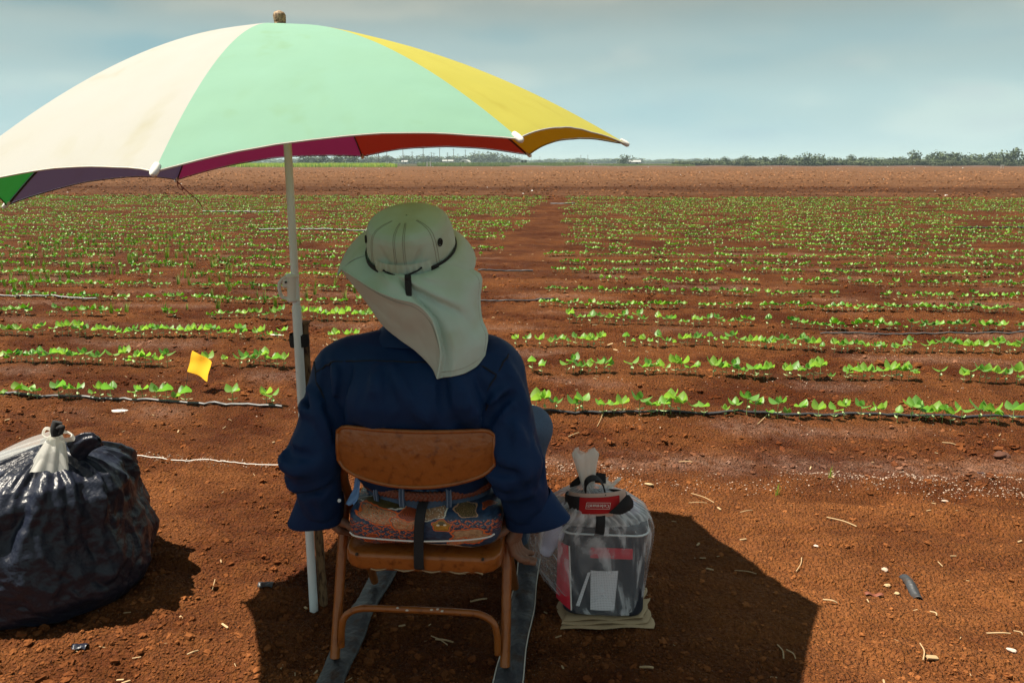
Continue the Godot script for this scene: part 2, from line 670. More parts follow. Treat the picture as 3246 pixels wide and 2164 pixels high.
	for q in [["bean_leaf_dark", 0.070, 0.175, 0.024, 0.17, 0.44, 0.045], ["bean_leaf_pale", 0.135, 0.255, 0.030, 0.31, 0.58, 0.06]]:
		var lf := mat(q[0], q[1], q[2], q[3], 0.5)
		backlit(lf, q[4], q[5], q[6])
		lf.vertex_color_use_as_albedo = true
	var seed_leaf := mat("seed_leaf", 0.30, 0.40, 0.20, 0.55)
	mat("bean_stem", 0.20, 0.27, 0.09, 0.6)
	var blade := mat("grass_blade", 0.17, 0.27, 0.03, 0.6)
	backlit(blade, 0.3, 0.5, 0.05)
	blade.vertex_color_use_as_albedo = true
	var crown := mat("tree_leaf", 0.055, 0.082, 0.032, 0.8)
	crown.vertex_color_use_as_albedo = true
	mat("bark", 0.10, 0.075, 0.05, 0.9)
	mat("straw", 0.38, 0.265, 0.14, 0.8)
	mat("pale_stone", 0.40, 0.30, 0.23, 0.85)
	mat("weathered_wood", 0.22, 0.135, 0.065, 0.85).albedo_texture = spots
	M["weathered_wood"].uv1_triplanar = true
	M["weathered_wood"].uv1_scale = Vector3(6, 1.2, 6)
	mat("white_paint", 0.55, 0.55, 0.53, 0.6)
	mat("pale_wall", 0.30, 0.31, 0.31, 0.8)
	mat("pole_wood", 0.10, 0.085, 0.07, 0.9)
	mat("teal_plastic", 0.02, 0.13, 0.15, 0.5)
	mat("flag_yellow", 0.74, 0.45, 0.006, 0.85)
	backlit(M["flag_yellow"], 0.8, 0.42, 0.01)
	mat("red_string", 0.22, 0.02, 0.015, 0.8)
	mat("silver_tape", 0.07, 0.073, 0.078, 0.42)
	mat("black_tape", 0.03, 0.03, 0.035, 0.4)

# ---------------------------------------------------------------- ground
func rough_at(x: float, z: float) -> float:
	var r := 0.75 + 0.45 * n_low.get_noise_2d(x * 0.9 + 40.0, z * 0.9)
	# trampled smooth strip where people walk, right of the cooler and left of the chair
	var walk := smoothstep(-3.5, -3.0, z) * (0.35 + 0.35 * smoothstep(-0.2, 0.5, x)) * smoothstep(-1.6, -2.3, z)
	r *= 1.0 - 0.75 * walk
	if z < -3.6:
		var f := (z - ROW_FIRST) / ROW_GAP
		f -= roundf(f)
		r *= 0.75 + 0.5 * absf(f) * 2.0
	return clampf(r, 0.12, 1.3)

func height(x: float, z: float) -> float:
	var far := clampf((-z - 9.0) / 25.0, 0.0, 1.0)
	var h := n_low.get_noise_2d(x * 0.55, z * 0.55) * 0.022
	var r := rough_at(x, z)
	var m := n_mid.get_noise_2d(x, z)
	h += r * m * 0.016
	var c := n_clod.get_noise_2d(x + m * 0.02, z)
	h += r * (-c - 0.45) * (0.010 + 0.020 * clampf(0.4 + m, 0.0, 1.0))
	h += n_fine.get_noise_2d(x, z) * (0.0030 + 0.0050 * r)
	if z < -3.5 and z > -31.5:
		var f := (z - ROW_FIRST) / ROW_GAP
		f -= roundf(f)
		h += 0.012 * cos(TAU * f) * smoothstep(-3.5, -3.8, z)
	if z < -31.5:
		h += (0.05 * n_low.get_noise_2d(x * 0.2, z * 0.9) + 0.035 * sin(z * 3.1 + 2.0 * n_low.get_noise_2d(x * 0.1, z * 0.3))) * far
	var tread := smoothstep(-3.6, -3.2, z)
	if tread > 0.0:
		h += tread * (0.016 * n_mid.get_noise_2d(x * 0.30, z * 1.1 + 7.0) + 0.008 * n_mid.get_noise_2d(x * 0.9 + 3.0, z * 1.6))
	return h

func soil_color(x: float, z: float, h: float) -> Color:
	var dark := Vector3(0.080, 0.0225, 0.0070)
	var dry := Vector3(0.212, 0.079, 0.0255)
	var a := n_low.get_noise_2d(x * 0.8 + 9.0, z * 1.3 + 3.0)
	var t := 0.32 + 0.62 * a + 0.30 * n_mid.get_noise_2d(x * 0.8 + 11.0, z * 1.3) + clampf(h, -0.03, 0.03) * 8.0
	t += 0.45 * smoothstep(-3.4, -2.9, z) * (0.3 + 0.7 * smoothstep(-1.2, 0.6, x) + 0.25 * smoothstep(-1.0, -1.6, x))
	var c := dark.lerp(dry, clampf(t, 0.0, 1.15))
	if z < -29.0:
		var s := 0.5 + 0.9 * n_low.get_noise_2d(x * 0.05, z * 0.55) + 0.7 * n_low.get_noise_2d(x * 0.35 + 5.0, z * 1.4) - 0.9 * exp(-pow((z + 41.0) / 3.0, 2.0))
		var bare := Vector3(0.100, 0.036, 0.014).lerp(Vector3(0.265, 0.128, 0.060), clampf(s * 0.5 + clampf((-z - 34.0) / 40.0, 0.0, 1.0) * 0.75, 0.0, 1.0))
		c = c.lerp(bare, smoothstep(-29.0, -33.0, z))
	# pale dried crust where water has stood
	if z > -12.0:
		var f := (z - ROW_FIRST) / ROW_GAP
		f -= roundf(f)
		var crust := exp(-pow((f - 0.22) / 0.13, 2.0)) * smoothstep(0.0, 0.45, n_low.get_noise_2d(x * 0.7 + 80.0, z * 1.2)) * 0.65 if z < -3.7 else 0.0
		if x > -0.3: crust = maxf(crust, exp(-pow((z + 3.42 + 0.03 * x) / 0.12, 2.0)) * clampf(0.65 + 1.1 * n_low.get_noise_2d(x * 2.2 + 80.0, z * 5.0), 0.0, 1.0) * 0.8)
		crust *= clampf(0.7 + 0.9 * n_mid.get_noise_2d(x * 4.0, z * 4.0), 0.0, 1.0)
		c = c.lerp(Vector3(0.27, 0.165, 0.125), crust * 0.75)
	return Color(c.x, c.y, c.z)

func ground() -> void:
	var am := ArrayMesh.new()
	for p in [[-2.75, 2.1, -1.45, -3.32, 0.0088, 0.0088], [-6.6, 5.2, -3.3, -8.05, 0.0185, 0.0165], [-25.0, 20.0, -8.0, -32.2, 0.085, 0.062], [-110.0, 85.0, -32.0, -140.0, 0.6, 0.42], [-2.9, 2.4, -1.46, 1.6, 0.05, 0.05], [-18.0, 16.0, 3.0, -8.1, 0.1, 0.1, 0.03], [-48.0, 44.0, -7.9, -32.4, 0.3, 0.2, 0.035]]:
		var x0: float = p[0]
		var z0: float = maxf(p[2], p[3])
		var nx := int(ceil((p[1] - x0) / p[4]))
		var nz := int(ceil(absf(p[3] - p[2]) / p[5]))
		var sx := p[4] as float
		var sunk: float = p[6] if p.size() > 6 else 0.0
		var sz := p[5] as float
		var v := PackedVector3Array()
		var n := PackedVector3Array()
		var c := PackedColorArray()
		var ix := PackedInt32Array()
		var w := nx + 1
		v.resize(w * (nz + 1)); n.resize(v.size()); c.resize(v.size())
		var q := 0
		for j in nz + 1:
			var z := z0 - j * sz
			for i in w:
				var x := x0 + i * sx
				var h := height(x, z)
				v[q] = Vector3(x, (h if j > 0 else h - 0.004) - sunk, z)
				c[q] = soil_color(x, z, h)
				q += 1
		for j in nz + 1:
			for i in w:
				var l := v[j * w + maxi(i - 1, 0)]; var r := v[j * w + mini(i + 1, nx)]
				var u := v[maxi(j - 1, 0) * w + i]; var d := v[mini(j + 1, nz) * w + i]
				n[j * w + i] = (r - l).cross(u - d).normalized()
		ix.resize(nx * nz * 6)
		q = 0
		for j in nz:
			for i in nx:
				var a := j * w + i
				ix[q] = a; ix[q + 1] = a + w; ix[q + 2] = a + 1
				ix[q + 3] = a + 1; ix[q + 4] = a + w; ix[q + 5] = a + w + 1
				q += 6
		for k in n.size():
			if n[k].y < 0.0: n[k] = -n[k]
		var arr := []
		arr.resize(Mesh.ARRAY_MAX)
		arr[Mesh.ARRAY_VERTEX] = v; arr[Mesh.ARRAY_NORMAL] = n; arr[Mesh.ARRAY_COLOR] = c; arr[Mesh.ARRAY_INDEX] = ix
		am.add_surface_from_arrays(Mesh.PRIMITIVE_TRIANGLES, arr)
	# the plain beyond, to the horizon
	var bv := PackedVector3Array(); var bn := PackedVector3Array(); var bc := PackedColorArray(); var bi := PackedInt32Array()
	var xs := [-6000.0, -1500.0, -500.0, -200.0, -60.0, 0.0, 60.0, 200.0, 500.0, 1500.0, 6000.0]
	var zs := [40.0, -20.0, -130.0, -180.0, -220.0, -255.0, -262.0, -330.0, -480.0, -800.0, -1500.0, -3000.0, -7000.0]
	for z: float in zs:
		for x: float in xs:
			bv.append(Vector3(x, -0.07, z)); bn.append(Vector3.UP)
			var k := Color(0.255, 0.124, 0.058)
			if z < -258.0: k = Color(0.11, 0.10, 0.045)
			if z > -30.0: k = Color(0.10, 0.034, 0.014)
			bc.append(k)
	for j in zs.size() - 1:
		for i in xs.size() - 1:
			var a := j * xs.size() + i
			for q in [a, a + xs.size(), a + 1, a + 1, a + xs.size(), a + xs.size() + 1]:
				bi.append(q)
	var arr := []
	arr.resize(Mesh.ARRAY_MAX)
	arr[Mesh.ARRAY_VERTEX] = bv; arr[Mesh.ARRAY_NORMAL] = bn; arr[Mesh.ARRAY_COLOR] = bc; arr[Mesh.ARRAY_INDEX] = bi
	am.add_surface_from_arrays(Mesh.PRIMITIVE_TRIANGLES, arr)
	var g := put("field_ground", am, M.red_soil)
	tag(g, "red brown ploughed soil of the field, reaching to the horizon", "ground", "", "structure")

func lump(seed_: int, nu := 7, nv := 5, amp := 0.35, facets := false) -> ArrayMesh:
	var n := FastNoiseLite.new()
	n.seed = seed_
	n.frequency = 0.9
	var b := Buf.new()
	b.grid(nu, nv, func(u: float, v: float) -> Vector3:
		var d := Vector3(sin(PI * v) * cos(TAU * u), cos(PI * v), sin(PI * v) * sin(TAU * u))
		return d * (1.0 + amp * n.get_noise_3d(d.x * 1.7, d.y * 1.7, d.z * 1.7) * 2.0) * Vector3(1, 0.75, 1), true)
	if facets:
		var c := Buf.new()
		for k in b.ix.size():
			c.v.append(b.v[b.ix[k]]); c.uv.append(Vector2.ZERO); c.ix.append(k)
		return c.mesh()
	return b.mesh()

func spin(s: Vector3, at: Vector3, tilt := 0.4) -> Transform3D:
	return Transform3D(Basis.from_euler(Vector3(rng.randf_range(-tilt, tilt), rng.randf() * TAU, rng.randf_range(-tilt, tilt))).scaled_local(s), at)

func soil_bits() -> void:
	var near := thing("soil_clods", "loose crumbs and clods of red soil strewn over the field", "soil")
	near.set_meta("kind", "stuff")
	for k in 3:
		var list := []
		var tint := []
		for i in 34000:
			var d := 1.6 + pow(rng.randf(), 1.6) * 9.0
			var x := rng.randf_range(-0.80, 0.68) * (d + 0.35)
			var z := -d
			var r := rough_at(x, z)
			if rng.randf() > 0.25 + 0.75 * r: continue
			var s := 0.0010 + (0.0012 + 0.0030 * r) * pow(rng.randf(), 2.5) + (0.012 * pow(rng.randf(), 7.0) * r if i % 3 == 0 else 0.0)
			s *= 1.0 + 0.06 * d
			if i % 90 == 0: s = rng.randf_range(0.010, 0.020) * (0.12 + 0.85 * r)
			var h := height(x, z)
			list.append(spin(Vector3(s * rng.randf_range(0.8, 1.6), s * rng.randf_range(0.6, 1.1), s), Vector3(x, h + s * 0.2, z)))
			var c := soil_color(x, z, h)
			var f := rng.randf_range(0.8, 1.25)
			tint.append(Color(c.r * f, c.g * f, c.b * f))
		for i in 4000:
			var d := 29.0 + 90.0 * pow(rng.randf(), 1.6)
			var x := rng.randf_range(-0.80, 0.68) * d
			var s := rng.randf_range(0.02, 0.055) * (0.5 + d / 70.0)
			var h := height(x, -d)
			list.append(spin(Vector3(s * 1.4, s * 0.8, s), Vector3(x, h + s * 0.3, -d)))
			var c := soil_color(x, -d, h)
			var f := rng.randf_range(0.7, 1.3)
			tint.append(Color(c.r * f, c.g * f, c.b * f))
		many("clods", lump(70 + k, 7, 5, 0.7, true), M.soil_clod, list, near, tint)
	# whitish gritty crust along the wet lines
	var grit := []
	for i in 9000:
		var band := rng.randi() % 10
		var x := 0.0
		var z := 0.0
		if band < 5:
			x = rng.randf_range(-0.2, 2.6)
			z = -3.32 - 0.03 * x + rng.randfn() * 0.018 + (0.0 if rng.randf() < 0.4 else pow(rng.randf(), 0.8) * 0.22)
		elif band < 6:
			x = rng.randf_range(-2.4, -0.9); z = -3.27 + rng.randfn() * 0.02
		else:
			var k := rng.randi() % 9
			z = ROW_FIRST - k * ROW_GAP + rng.randf_range(0.02, 0.22) + rng.randfn() * 0.03
			x = rng.randf_range(-0.75, 0.65) * absf(z)
		var gate := n_low.get_noise_2d(x * 1.2 + 80.0, z * 2.0)
		if gate + rng.randf_range(-0.3, 0.3) < -0.05 - (0.1 if band < 5 else 0.0): continue
		var s := (0.0008 + 0.0022 * pow(rng.randf(), 3.0)) * (1.0 + 0.06 * absf(z))
		grit.append(spin(Vector3(s * 1.5, s * 0.7, s * 1.2), Vector3(x, height(x, z) + s * 0.35, z)))
	var gr := many("pale_grit", lump(80, 5, 3), M.pale_stone, grit)
	tag(gr, "pale gritty crust in broken lines on the red soil", "grit")
	# chopped straw and pale scraps, too many to count
	var chips := []
	for i in 1500:
		var d := 1.6 + pow(rng.randf(), 1.5) * 28.0
		if i % 3 == 0: d = rng.randf_range(28.0, 130.0)
		var x := rng.randf_range(-0.80, 0.68) * (d + 0.3)
		var l := rng.randf_range(0.006, 0.020) * (1.0 + 0.07 * d) * (1.7 if rng.randf() < 0.1 else 1.0)
		var w := l * rng.randf_range(0.10, 0.35)
		chips.append(spin(Vector3(l, w * 0.5, w), Vector3(x, height(x, -d) + w * 0.5 + 0.002, -d), 0.35))
	var b := Buf.new()
	b.box(Transform3D(), Vector3(1, 1, 1), 0.1)
	tag(many("straw_scraps", b.mesh(), M.straw, chips), "chopped straw and pale scraps scattered across the whole field", "straw")
	var white := []
	for i in 230:
		var d := rng.randf_range(32.0, 235.0)
		var x := rng.randf_range(-0.80, 0.68) * d
		var s := (0.012 + 0.05 * pow(rng.randf(), 2.0)) * (0.6 + d / 140.0)
		white.append(spin(Vector3(s * 1.5, s * 0.6, s), Vector3(x, s * 0.3, -d)))
	tag(many("field_litter", lump(81, 6, 4), M.white_paint, white), "white specks of litter on the distant bare field", "litter")

# ---------------------------------------------------------------- crop
func leaf_mesh(wide := 0.40, fold := 0.32, droop := 0.22) -> Buf:
	var b := Buf.new()
	b.grid(4, 6, func(u: float, v: float) -> Vector3:
		var s := u * 2.0 - 1.0
		var w := wide * pow(sin(PI * pow(v, 0.78)), 0.75) if v < 0.999 and v > 0.0 else 0.0
		return Vector3(s * w, v, absf(s) * w * fold - droop * v * v))
	return b

func stem_mesh() -> Buf:
	var b := Buf.new()
	b.tube(P3([Vector3(0, -0.15, 0), Vector3(0.02, 0.5, 0), Vector3(0, 1, 0)]), PackedFloat32Array([0.028, 0.022, 0.018]), 5)
	return b

# the transforms of one young bean plant: [name, which mesh, transform]
func bean(n: int) -> Array:
	var g := RandomNumberGenerator.new()
	g.seed = 500 + n
	var h := g.randf_range(0.050, 0.072)
	var out := [["stem", 0, Transform3D(Basis().scaled(Vector3(0.075, h, 0.075)), Vector3.ZERO)]]
	var a := g.randf() * TAU
	for k in 2:
		var yaw := a + PI * k + g.randf_range(-0.3, 0.3)
		var l := g.randf_range(0.044, 0.061)
		out.append(["leaf", 1, Transform3D(Basis.from_euler(Vector3(g.randf_range(0.80, 1.50), yaw, 0), EULER_ORDER_YXZ).scaled_local(Vector3(l * 1.1, l, l)), Vector3(0, h, 0))])
	if n % 4 != 3:
		for k in 1 + n % 2:
			var yaw := a + 1.57 + PI * k
			var l := g.randf_range(0.030, 0.048)
			out.append(["leaf", 1, Transform3D(Basis.from_euler(Vector3(g.randf_range(0.3, 1.0), yaw, 0), EULER_ORDER_YXZ).scaled_local(Vector3(l, l, l)), Vector3(0, h * 1.04, 0))])
	for k in 2:
		var yaw := a + 0.9 + PI * k
		var l := g.randf_range(0.020, 0.027)
		out.append(["seed_leaf", 2, Transform3D(Basis.from_euler(Vector3(g.randf_range(1.2, 1.6), yaw, 0), EULER_ORDER_YXZ).scaled_local(Vector3(l, l, l)), Vector3(0, h * 0.42, 0))])
	return out

func joined_bean(n: int, shapes: Array) -> ArrayMesh:
	var am := ArrayMesh.new()
	for pass_ in 2:
		var st := SurfaceTool.new()
		st.begin(Mesh.PRIMITIVE_TRIANGLES)
		for p in bean(n):
			if (p[1] == 1) == (pass_ == 0):
				st.append_from(shapes[p[1]], 0, p[2])
		st.set_material(M[["bean_leaf", "bean_leaf_dark", "bean_leaf_pale"][n % 3]] if pass_ == 0 else M.seed_leaf)
		st.commit(am)
	return am

func crop_rows() -> void:
	var shapes := [stem_mesh().mesh(), leaf_mesh().mesh(), leaf_mesh(0.30, 0.1, 0.15).mesh()]
	var mats := [M.bean_stem, M.bean_leaf, M.seed_leaf]
	var spots := []          # [row, x]
	for x: float in [-3.228, -3.156, -3.083, -3.036, -2.900, -2.841, -2.796, -2.706, -2.654, -2.590, -2.457, -2.418, -2.321, -2.271, -2.207, -2.151, -1.892, -1.700, -1.651, -0.205, -0.158, -0.104, 0.005, 0.042, 0.151, 0.209, 0.255, 0.342, 0.404, 0.438, 0.472, 0.509, 0.556, 0.624, 0.683, 0.789, 0.845, 0.901, 0.946, 1.013, 1.058, 1.104, 1.169, 1.268, 1.345, 1.405, 1.483, 1.531, 1.579, 1.662, 1.744, 1.783, 1.826, 1.857, 1.891, 1.932, 1.990, 2.082, 2.124, 2.152, 2.241]:
		spots.append([0, x])
	# the next two rows stand in clumps and longer runs
	for run in [[1, Vector2(-3.858, -3.136), 0.040], [1, Vector2(-3.045, -2.654), 0.044], [1, Vector2(-2.400, -2.164), 0.085], [1, Vector2(-2.149, -1.847), 0.042], [1, Vector2(-0.274, -0.109), 0.085], [1, Vector2(-0.054, 0.220), 0.040], [1, Vector2(0.356, 0.437), 0.06], [1, Vector2(0.464, 0.786), 0.043], [1, Vector2(0.861, 1.226), 0.040], [1, Vector2(1.305, 1.592), 0.043], [1, Vector2(1.669, 1.819), 0.042], [1, Vector2(1.881, 2.040), 0.042], [1, Vector2(2.081, 2.269), 0.11], [1, Vector2(2.360, 2.692), 0.055],
		[2, Vector2(-4.455, -4.084), 0.045], [2, Vector2(-3.999, -3.618), 0.06], [2, Vector2(-3.569, -3.179), 0.045], [2, Vector2(-3.159, -2.453), 0.043], [2, Vector2(-2.405, -2.179), 0.045], [2, Vector2(-1.827, -1.595), 0.06], [2, Vector2(-0.438, -0.246), 0.08], [2, Vector2(-0.186, 0.206), 0.043], [2, Vector2(0.363, 0.663), 0.05], [2, Vector2(0.706, 0.910), 0.05], [2, Vector2(0.959, 1.372), 0.045], [2, Vector2(1.403, 1.795), 0.055], [2, Vector2(1.834, 2.387), 0.045], [2, Vector2(2.464, 2.792), 0.05], [2, Vector2(2.850, 3.111), 0.045]]:
		var rx: float = run[1].x
		while rx < run[1].y:
			spots.append([run[0], rx])
			rx += run[2] * rng.randf_range(0.7, 1.3)
	var clump := FastNoiseLite.new()
	clump.seed = 77
	clump.frequency = 1.0
	clump.fractal_octaves = 2
	for k in range(3, 34):
		var d := -(ROW_FIRST - k * ROW_GAP)
		var x := -0.74 * d - 0.6
		# how full each row stands, nearest first
		var full: float = ([0.0, 0.0, 0.0, 0.90, 0.95, 0.94, 0.95, 0.92, 0.98, 0.86, 0.60, 0.66, 0.92, 1.0, 0.98, 0.98, 0.86, 0.98][k] if k < 18 else 0.97)
		while x < 0.62 * d + 0.5:
			x += rng.randf_range(0.036, 0.074) * (1.0 if k < 4 else 0.88 if k < 18 else 1.10)
			var left := -1.30 + 0.35 * clump.get_noise_2d(k * 3.3, 70.0) + 0.12 * rng.randf()
			var right := -0.26 + 0.40 * clump.get_noise_2d(k * 3.3, 90.0) - 0.12 * rng.randf()
			if k == 1: left = -1.2
			if x > left and x < right: continue
			var c := clump.get_noise_2d(x * (1.1 if k < 8 else 0.7), k * 5.3) * 0.9 + 0.5
			if k >= 18 and clump.get_noise_2d(x * 0.18 + 50.0, k * 0.35) < -0.38: continue
			if k >= 9 and k < 18 and x < -3.0: c -= 0.1
			if c > full or rng.randf() < 0.10: continue
			spots.append([k, x])
	spots.sort_custom(func(p: Array, q: Array) -> bool: return p[0] < q[0] or (p[0] == q[0] and absf(p[1] + 0.7) < absf(q[1] + 0.7)))
	var nth := {}
	var protos := []
	var wholes := []
	for n in 6:
		wholes.append(joined_bean(n, shapes))
		var o := Node3D.new()
		for p in bean(n):
			var m := MeshInstance3D.new()
			m.mesh = shapes[p[1]]
			m.material_override = M[["bean_leaf", "bean_leaf_dark", "bean_leaf_pale"][n % 3]] if p[1] == 1 else mats[p[1]]
			m.transform = p[2]
			var nm: String = p[0]
			var c := 0
			while o.has_node(nm):
				c += 1
				nm = "%s_%03d" % [p[0], c]
			m.name = nm
			o.add_child(m)
		protos.append(o)
	var side := ["left of the pole", "right of the person"]
	var order := ["nearest", "second", "third", "fourth", "fifth", "sixth", "seventh"]
	var far := [[], [], []]
	var far_tint := [[], [], []]
	var count := 0
	for s in spots:
		var k: int = s[0]
		var z := ROW_FIRST - k * ROW_GAP + rng.randfn() * 0.014
		var p := Vector3(s[1], height(s[1], z), z)
		var size := rng.randf_range(0.86, 1.22) * (1.08 if k < 2 else 0.98 if k < 4 else 0.86)
		if rng.randf() < 0.12: size *= 0.65
		var yaw := rng.randf() * TAU
		var shape := rng.randi() % 6
		var seen := p.x > -0.735 * absf(z) + 0.02 and p.x < 0.57 * absf(z)
		if seen and count < 296:
			count += 1
			var o: Node3D
			if k < 2:
				o = protos[shape].duplicate()
			else:
				var m := MeshInstance3D.new()
				m.mesh = wholes[shape]
				o = m
			o.name = numbered("bean_seedling")
			add_child(o)
			o.transform = Transform3D(Basis(Vector3.UP, yaw).scaled(Vector3.ONE * size), p)
			var lr: String = side[0 if p.x < -0.7 else 1]
			var key := "%d%s" % [k, lr]
			nth[key] = nth.get(key, 0) + 1
			var which := "young green bean seedling in the %s crop row, %s" % [order[mini(k, 6)], lr]
			if k < 2 and nth[key] <= 40:
				which = "%s bean seedling, %s from the bare path, %s crop row %s" % ["large" if size > 1.2 else "small" if size < 0.95 else "green", ordinal(nth[key]), order[k], lr]
			tag(o, which, "seedling", "bean seedlings of the %s row, %s" % [order[mini(k, 6)], lr])
		else:
			var f := rng.randi() % 3
			far[f].append(Transform3D(Basis(Vector3.UP, yaw).scaled(Vector3(size, size * rng.randf_range(0.65, 0.95), size)), p))
			var g := rng.randf_range(0.95, 1.45)
			far_tint[f].append(Color(g * rng.randf_range(0.9, 1.1), g, g * 0.9))
	for o in protos: o.free()
	var rest := thing("distant_bean_rows", "rows of young green bean plants running across the middle of the field", "crop")
	rest.set_meta("kind", "stuff")
	for f in 3:
		many("bean_plants", wholes[f], null, far[f], rest, far_tint[f])
	weeds()

func ordinal(n: int) -> String:
	var end := "th"
	if n % 100 < 11 or n % 100 > 13: end = ["th", "st", "nd", "rd", "th", "th", "th", "th", "th", "th"][n % 10]
	return "%d%s" % [n, end]

func tuft(n: int, l: float, spread: float) -> ArrayMesh:
	var g := RandomNumberGenerator.new()
	g.seed = 900 + n
	var b := Buf.new()
	for k in n:
		var yaw := g.randf() * TAU
		var d := Vector3(cos(yaw), 0, sin(yaw))
		var s := Vector3(-d.z, 0, d.x)
		var len_ := l * g.randf_range(0.55, 1.0)
		var lean := spread * g.randf_range(0.2, 1.0)
		var o := d * g.randf() * 0.12 * l
		b.grid(1, 4, func(u: float, v: float) -> Vector3:
			return o + Vector3.UP * len_ * v * (1.0 - 0.25 * lean * v) + d * len_ * lean * v * v + s * (u - 0.5) * 0.07 * l * (1.0 - v * 0.97))
	return b.mesh()

func weeds() -> void:
	# grassy weeds among the beans on the left
	var list := []
	var tint := []
	for i in 900:
		var z := rng.randf_range(-6.6, -14.0)
		var x := -2.2 - pow(rng.randf(), 1.2) * 0.55 * absf(z)
		if n_low.get_noise_2d(x * 0.5 + 20.0, z * 0.5) + 0.35 * smoothstep(-4.5, -7.0, x) < 0.08: continue
		if x > -0.45 * absf(z) and rng.randf() < 0.75: continue
		list.append(spin(Vector3.ONE * rng.randf_range(0.6, 1.2), Vector3(x, height(x, z), z), 0.1))
		var g := rng.randf_range(0.7, 1.1)
		tint.append(Color(g, g, g * 0.8))
	tag(many("weed_grass", tuft(7, 0.17, 0.45), M.grass_blade, list, self, tint), "grassy weeds growing among the bean rows on the left", "grass")
	var t := tuft(5, 0.075, 0.35)
	for q in [[Vector3(0.8332, 0.0000, -3.1193), "small grass tuft sprouting on the pale crust right of the cooler"], [Vector3(1.0959, 0.0000, -3.2977), "smaller grass sprig on the far edge of the pale crust, farther right of the cooler"]]:
		var p: Vector3 = q[0]
		var o := put("grass_tuft", t, M.grass_blade, self, Transform3D(Basis(), Vector3(p.x, height(p.x, p.z) - 0.005, p.z)))
		tag(o, q[1], "grass tuft")

func line_on_soil(p: PackedVector3Array, lift: float) -> PackedVector3Array:
	var out := PackedVector3Array()
	var c := curve(p, 14)
	for i in c.size():
		var h := 0.0
		for k in range(-2, 3):
			h = maxf(h, height(c[i].x + k * 0.012, c[i].z))
		out.append(Vector3(c[i].x, lerpf(h, height(c[i].x, c[i].z), 0.4) + lift, c[i].z))
	return out

func drip_lines() -> void:
	# [points, radius, material, label]
	var rows := [
		[[Vector3(-3.5037, 0.0000, -4.1359), Vector3(-3.0083, 0.0000, -4.1076), Vector3(-2.4741, 0.0000, -4.0762), Vector3(-2.0359, 0.0000, -4.0553), Vector3(-1.5895, 0.0000, -4.0365)], 0.0095, "silver_tape", "shiny drip hose along the nearest crop row on the left"],
		[[Vector3(-0.2205, 0.0000, -4.0796), Vector3(0.4173, 0.0000, -4.1019), Vector3(1.1056, 0.0000, -4.1361), Vector3(1.6954, 0.0000, -4.1625), Vector3(2.4986, 0.0000, -4.1922)], 0.0095, "black_tape", "black drip hose along the nearest crop row on the right"],
		[[Vector3(-5.8356, 0.0000, -7.3540), Vector3(-5.1991, 0.0000, -7.3547), Vector3(-4.7046, 0.0000, -7.3698)], 0.013, "silver_tape", "short pale drip hose lying between rows at the left edge"],
		[[Vector3(-0.9728, 0.0000, -7.6259), Vector3(-0.6103, 0.0000, -7.6306), Vector3(-0.2222, 0.0000, -7.6876)], 0.011, "black_tape", "black drip hose crossing the bare path, level with the hat flap"],
		[[Vector3(-1.2130, 0.0000, -9.6626), Vector3(-0.8825, 0.0000, -9.6897), Vector3(-0.5391, 0.0000, -9.6784)], 0.013, "black_tape", "black drip hose crossing the bare path, behind the hat band"],
		[[Vector3(-6.2900, 0.0000, -15.3969), Vector3(-5.3539, 0.0000, -15.3713), Vector3(-4.0055, 0.0000, -15.2807)], 0.02, "silver_tape", "drip hose behind the parasol pole, level with the hat crown"],
		[[Vector3(-10.0331, 0.0000, -20.8194), Vector3(-8.9287, 0.0000, -20.9102), Vector3(-7.9070, 0.0000, -20.8067)], 0.026, "silver_tape", "pale drip hose at the front of the densest green block"],
		[[Vector3(1.9187, -0.0000, -6.3033), Vector3(2.5098, 0.0000, -6.3356), Vector3(2.9185, 0.0000, -6.3692), Vector3(3.6585, 0.0000, -6.4139)], 0.007, "silver_tape", "thin pale drip hose behind the third crop row at right"],
		[[Vector3(-0.8812, 0.0000, -25.8699), Vector3(-0.1152, 0.0000, -25.6651)], 0.03, "black_tape", "black drip hose end where the path meets the densest green"],
		[[Vector3(7.7035, 0.0000, -17.1916), Vector3(9.4540, 0.0000, -17.1152)], 0.02, "black_tape", "dark drip hose at the right edge before the densest green"],
	]
	for r in rows:
		var b := Buf.new()
		b.tube(line_on_soil(P3(r[0]), r[1] * 0.9), r[1], 8, true, 0.75, Vector3.BACK)
		tag(put("drip_hose", b.mesh(), M[r[2]]), r[3], "drip hose")
	var b := Buf.new()
	b.tube(line_on_soil(P3([Vector3(-2.0820, 0.0000, -3.2736), Vector3(-1.8014, 0.0000, -3.2586), Vector3(-1.5567, 0.0000, -3.2572), Vector3(-1.2934, 0.0000, -3.2524)]), 0.003), 0.0019, 6)
	tag(put("white_string", b.mesh(), M.white_piping), "thin white string lying on the soil behind the black rubbish bag", "string")

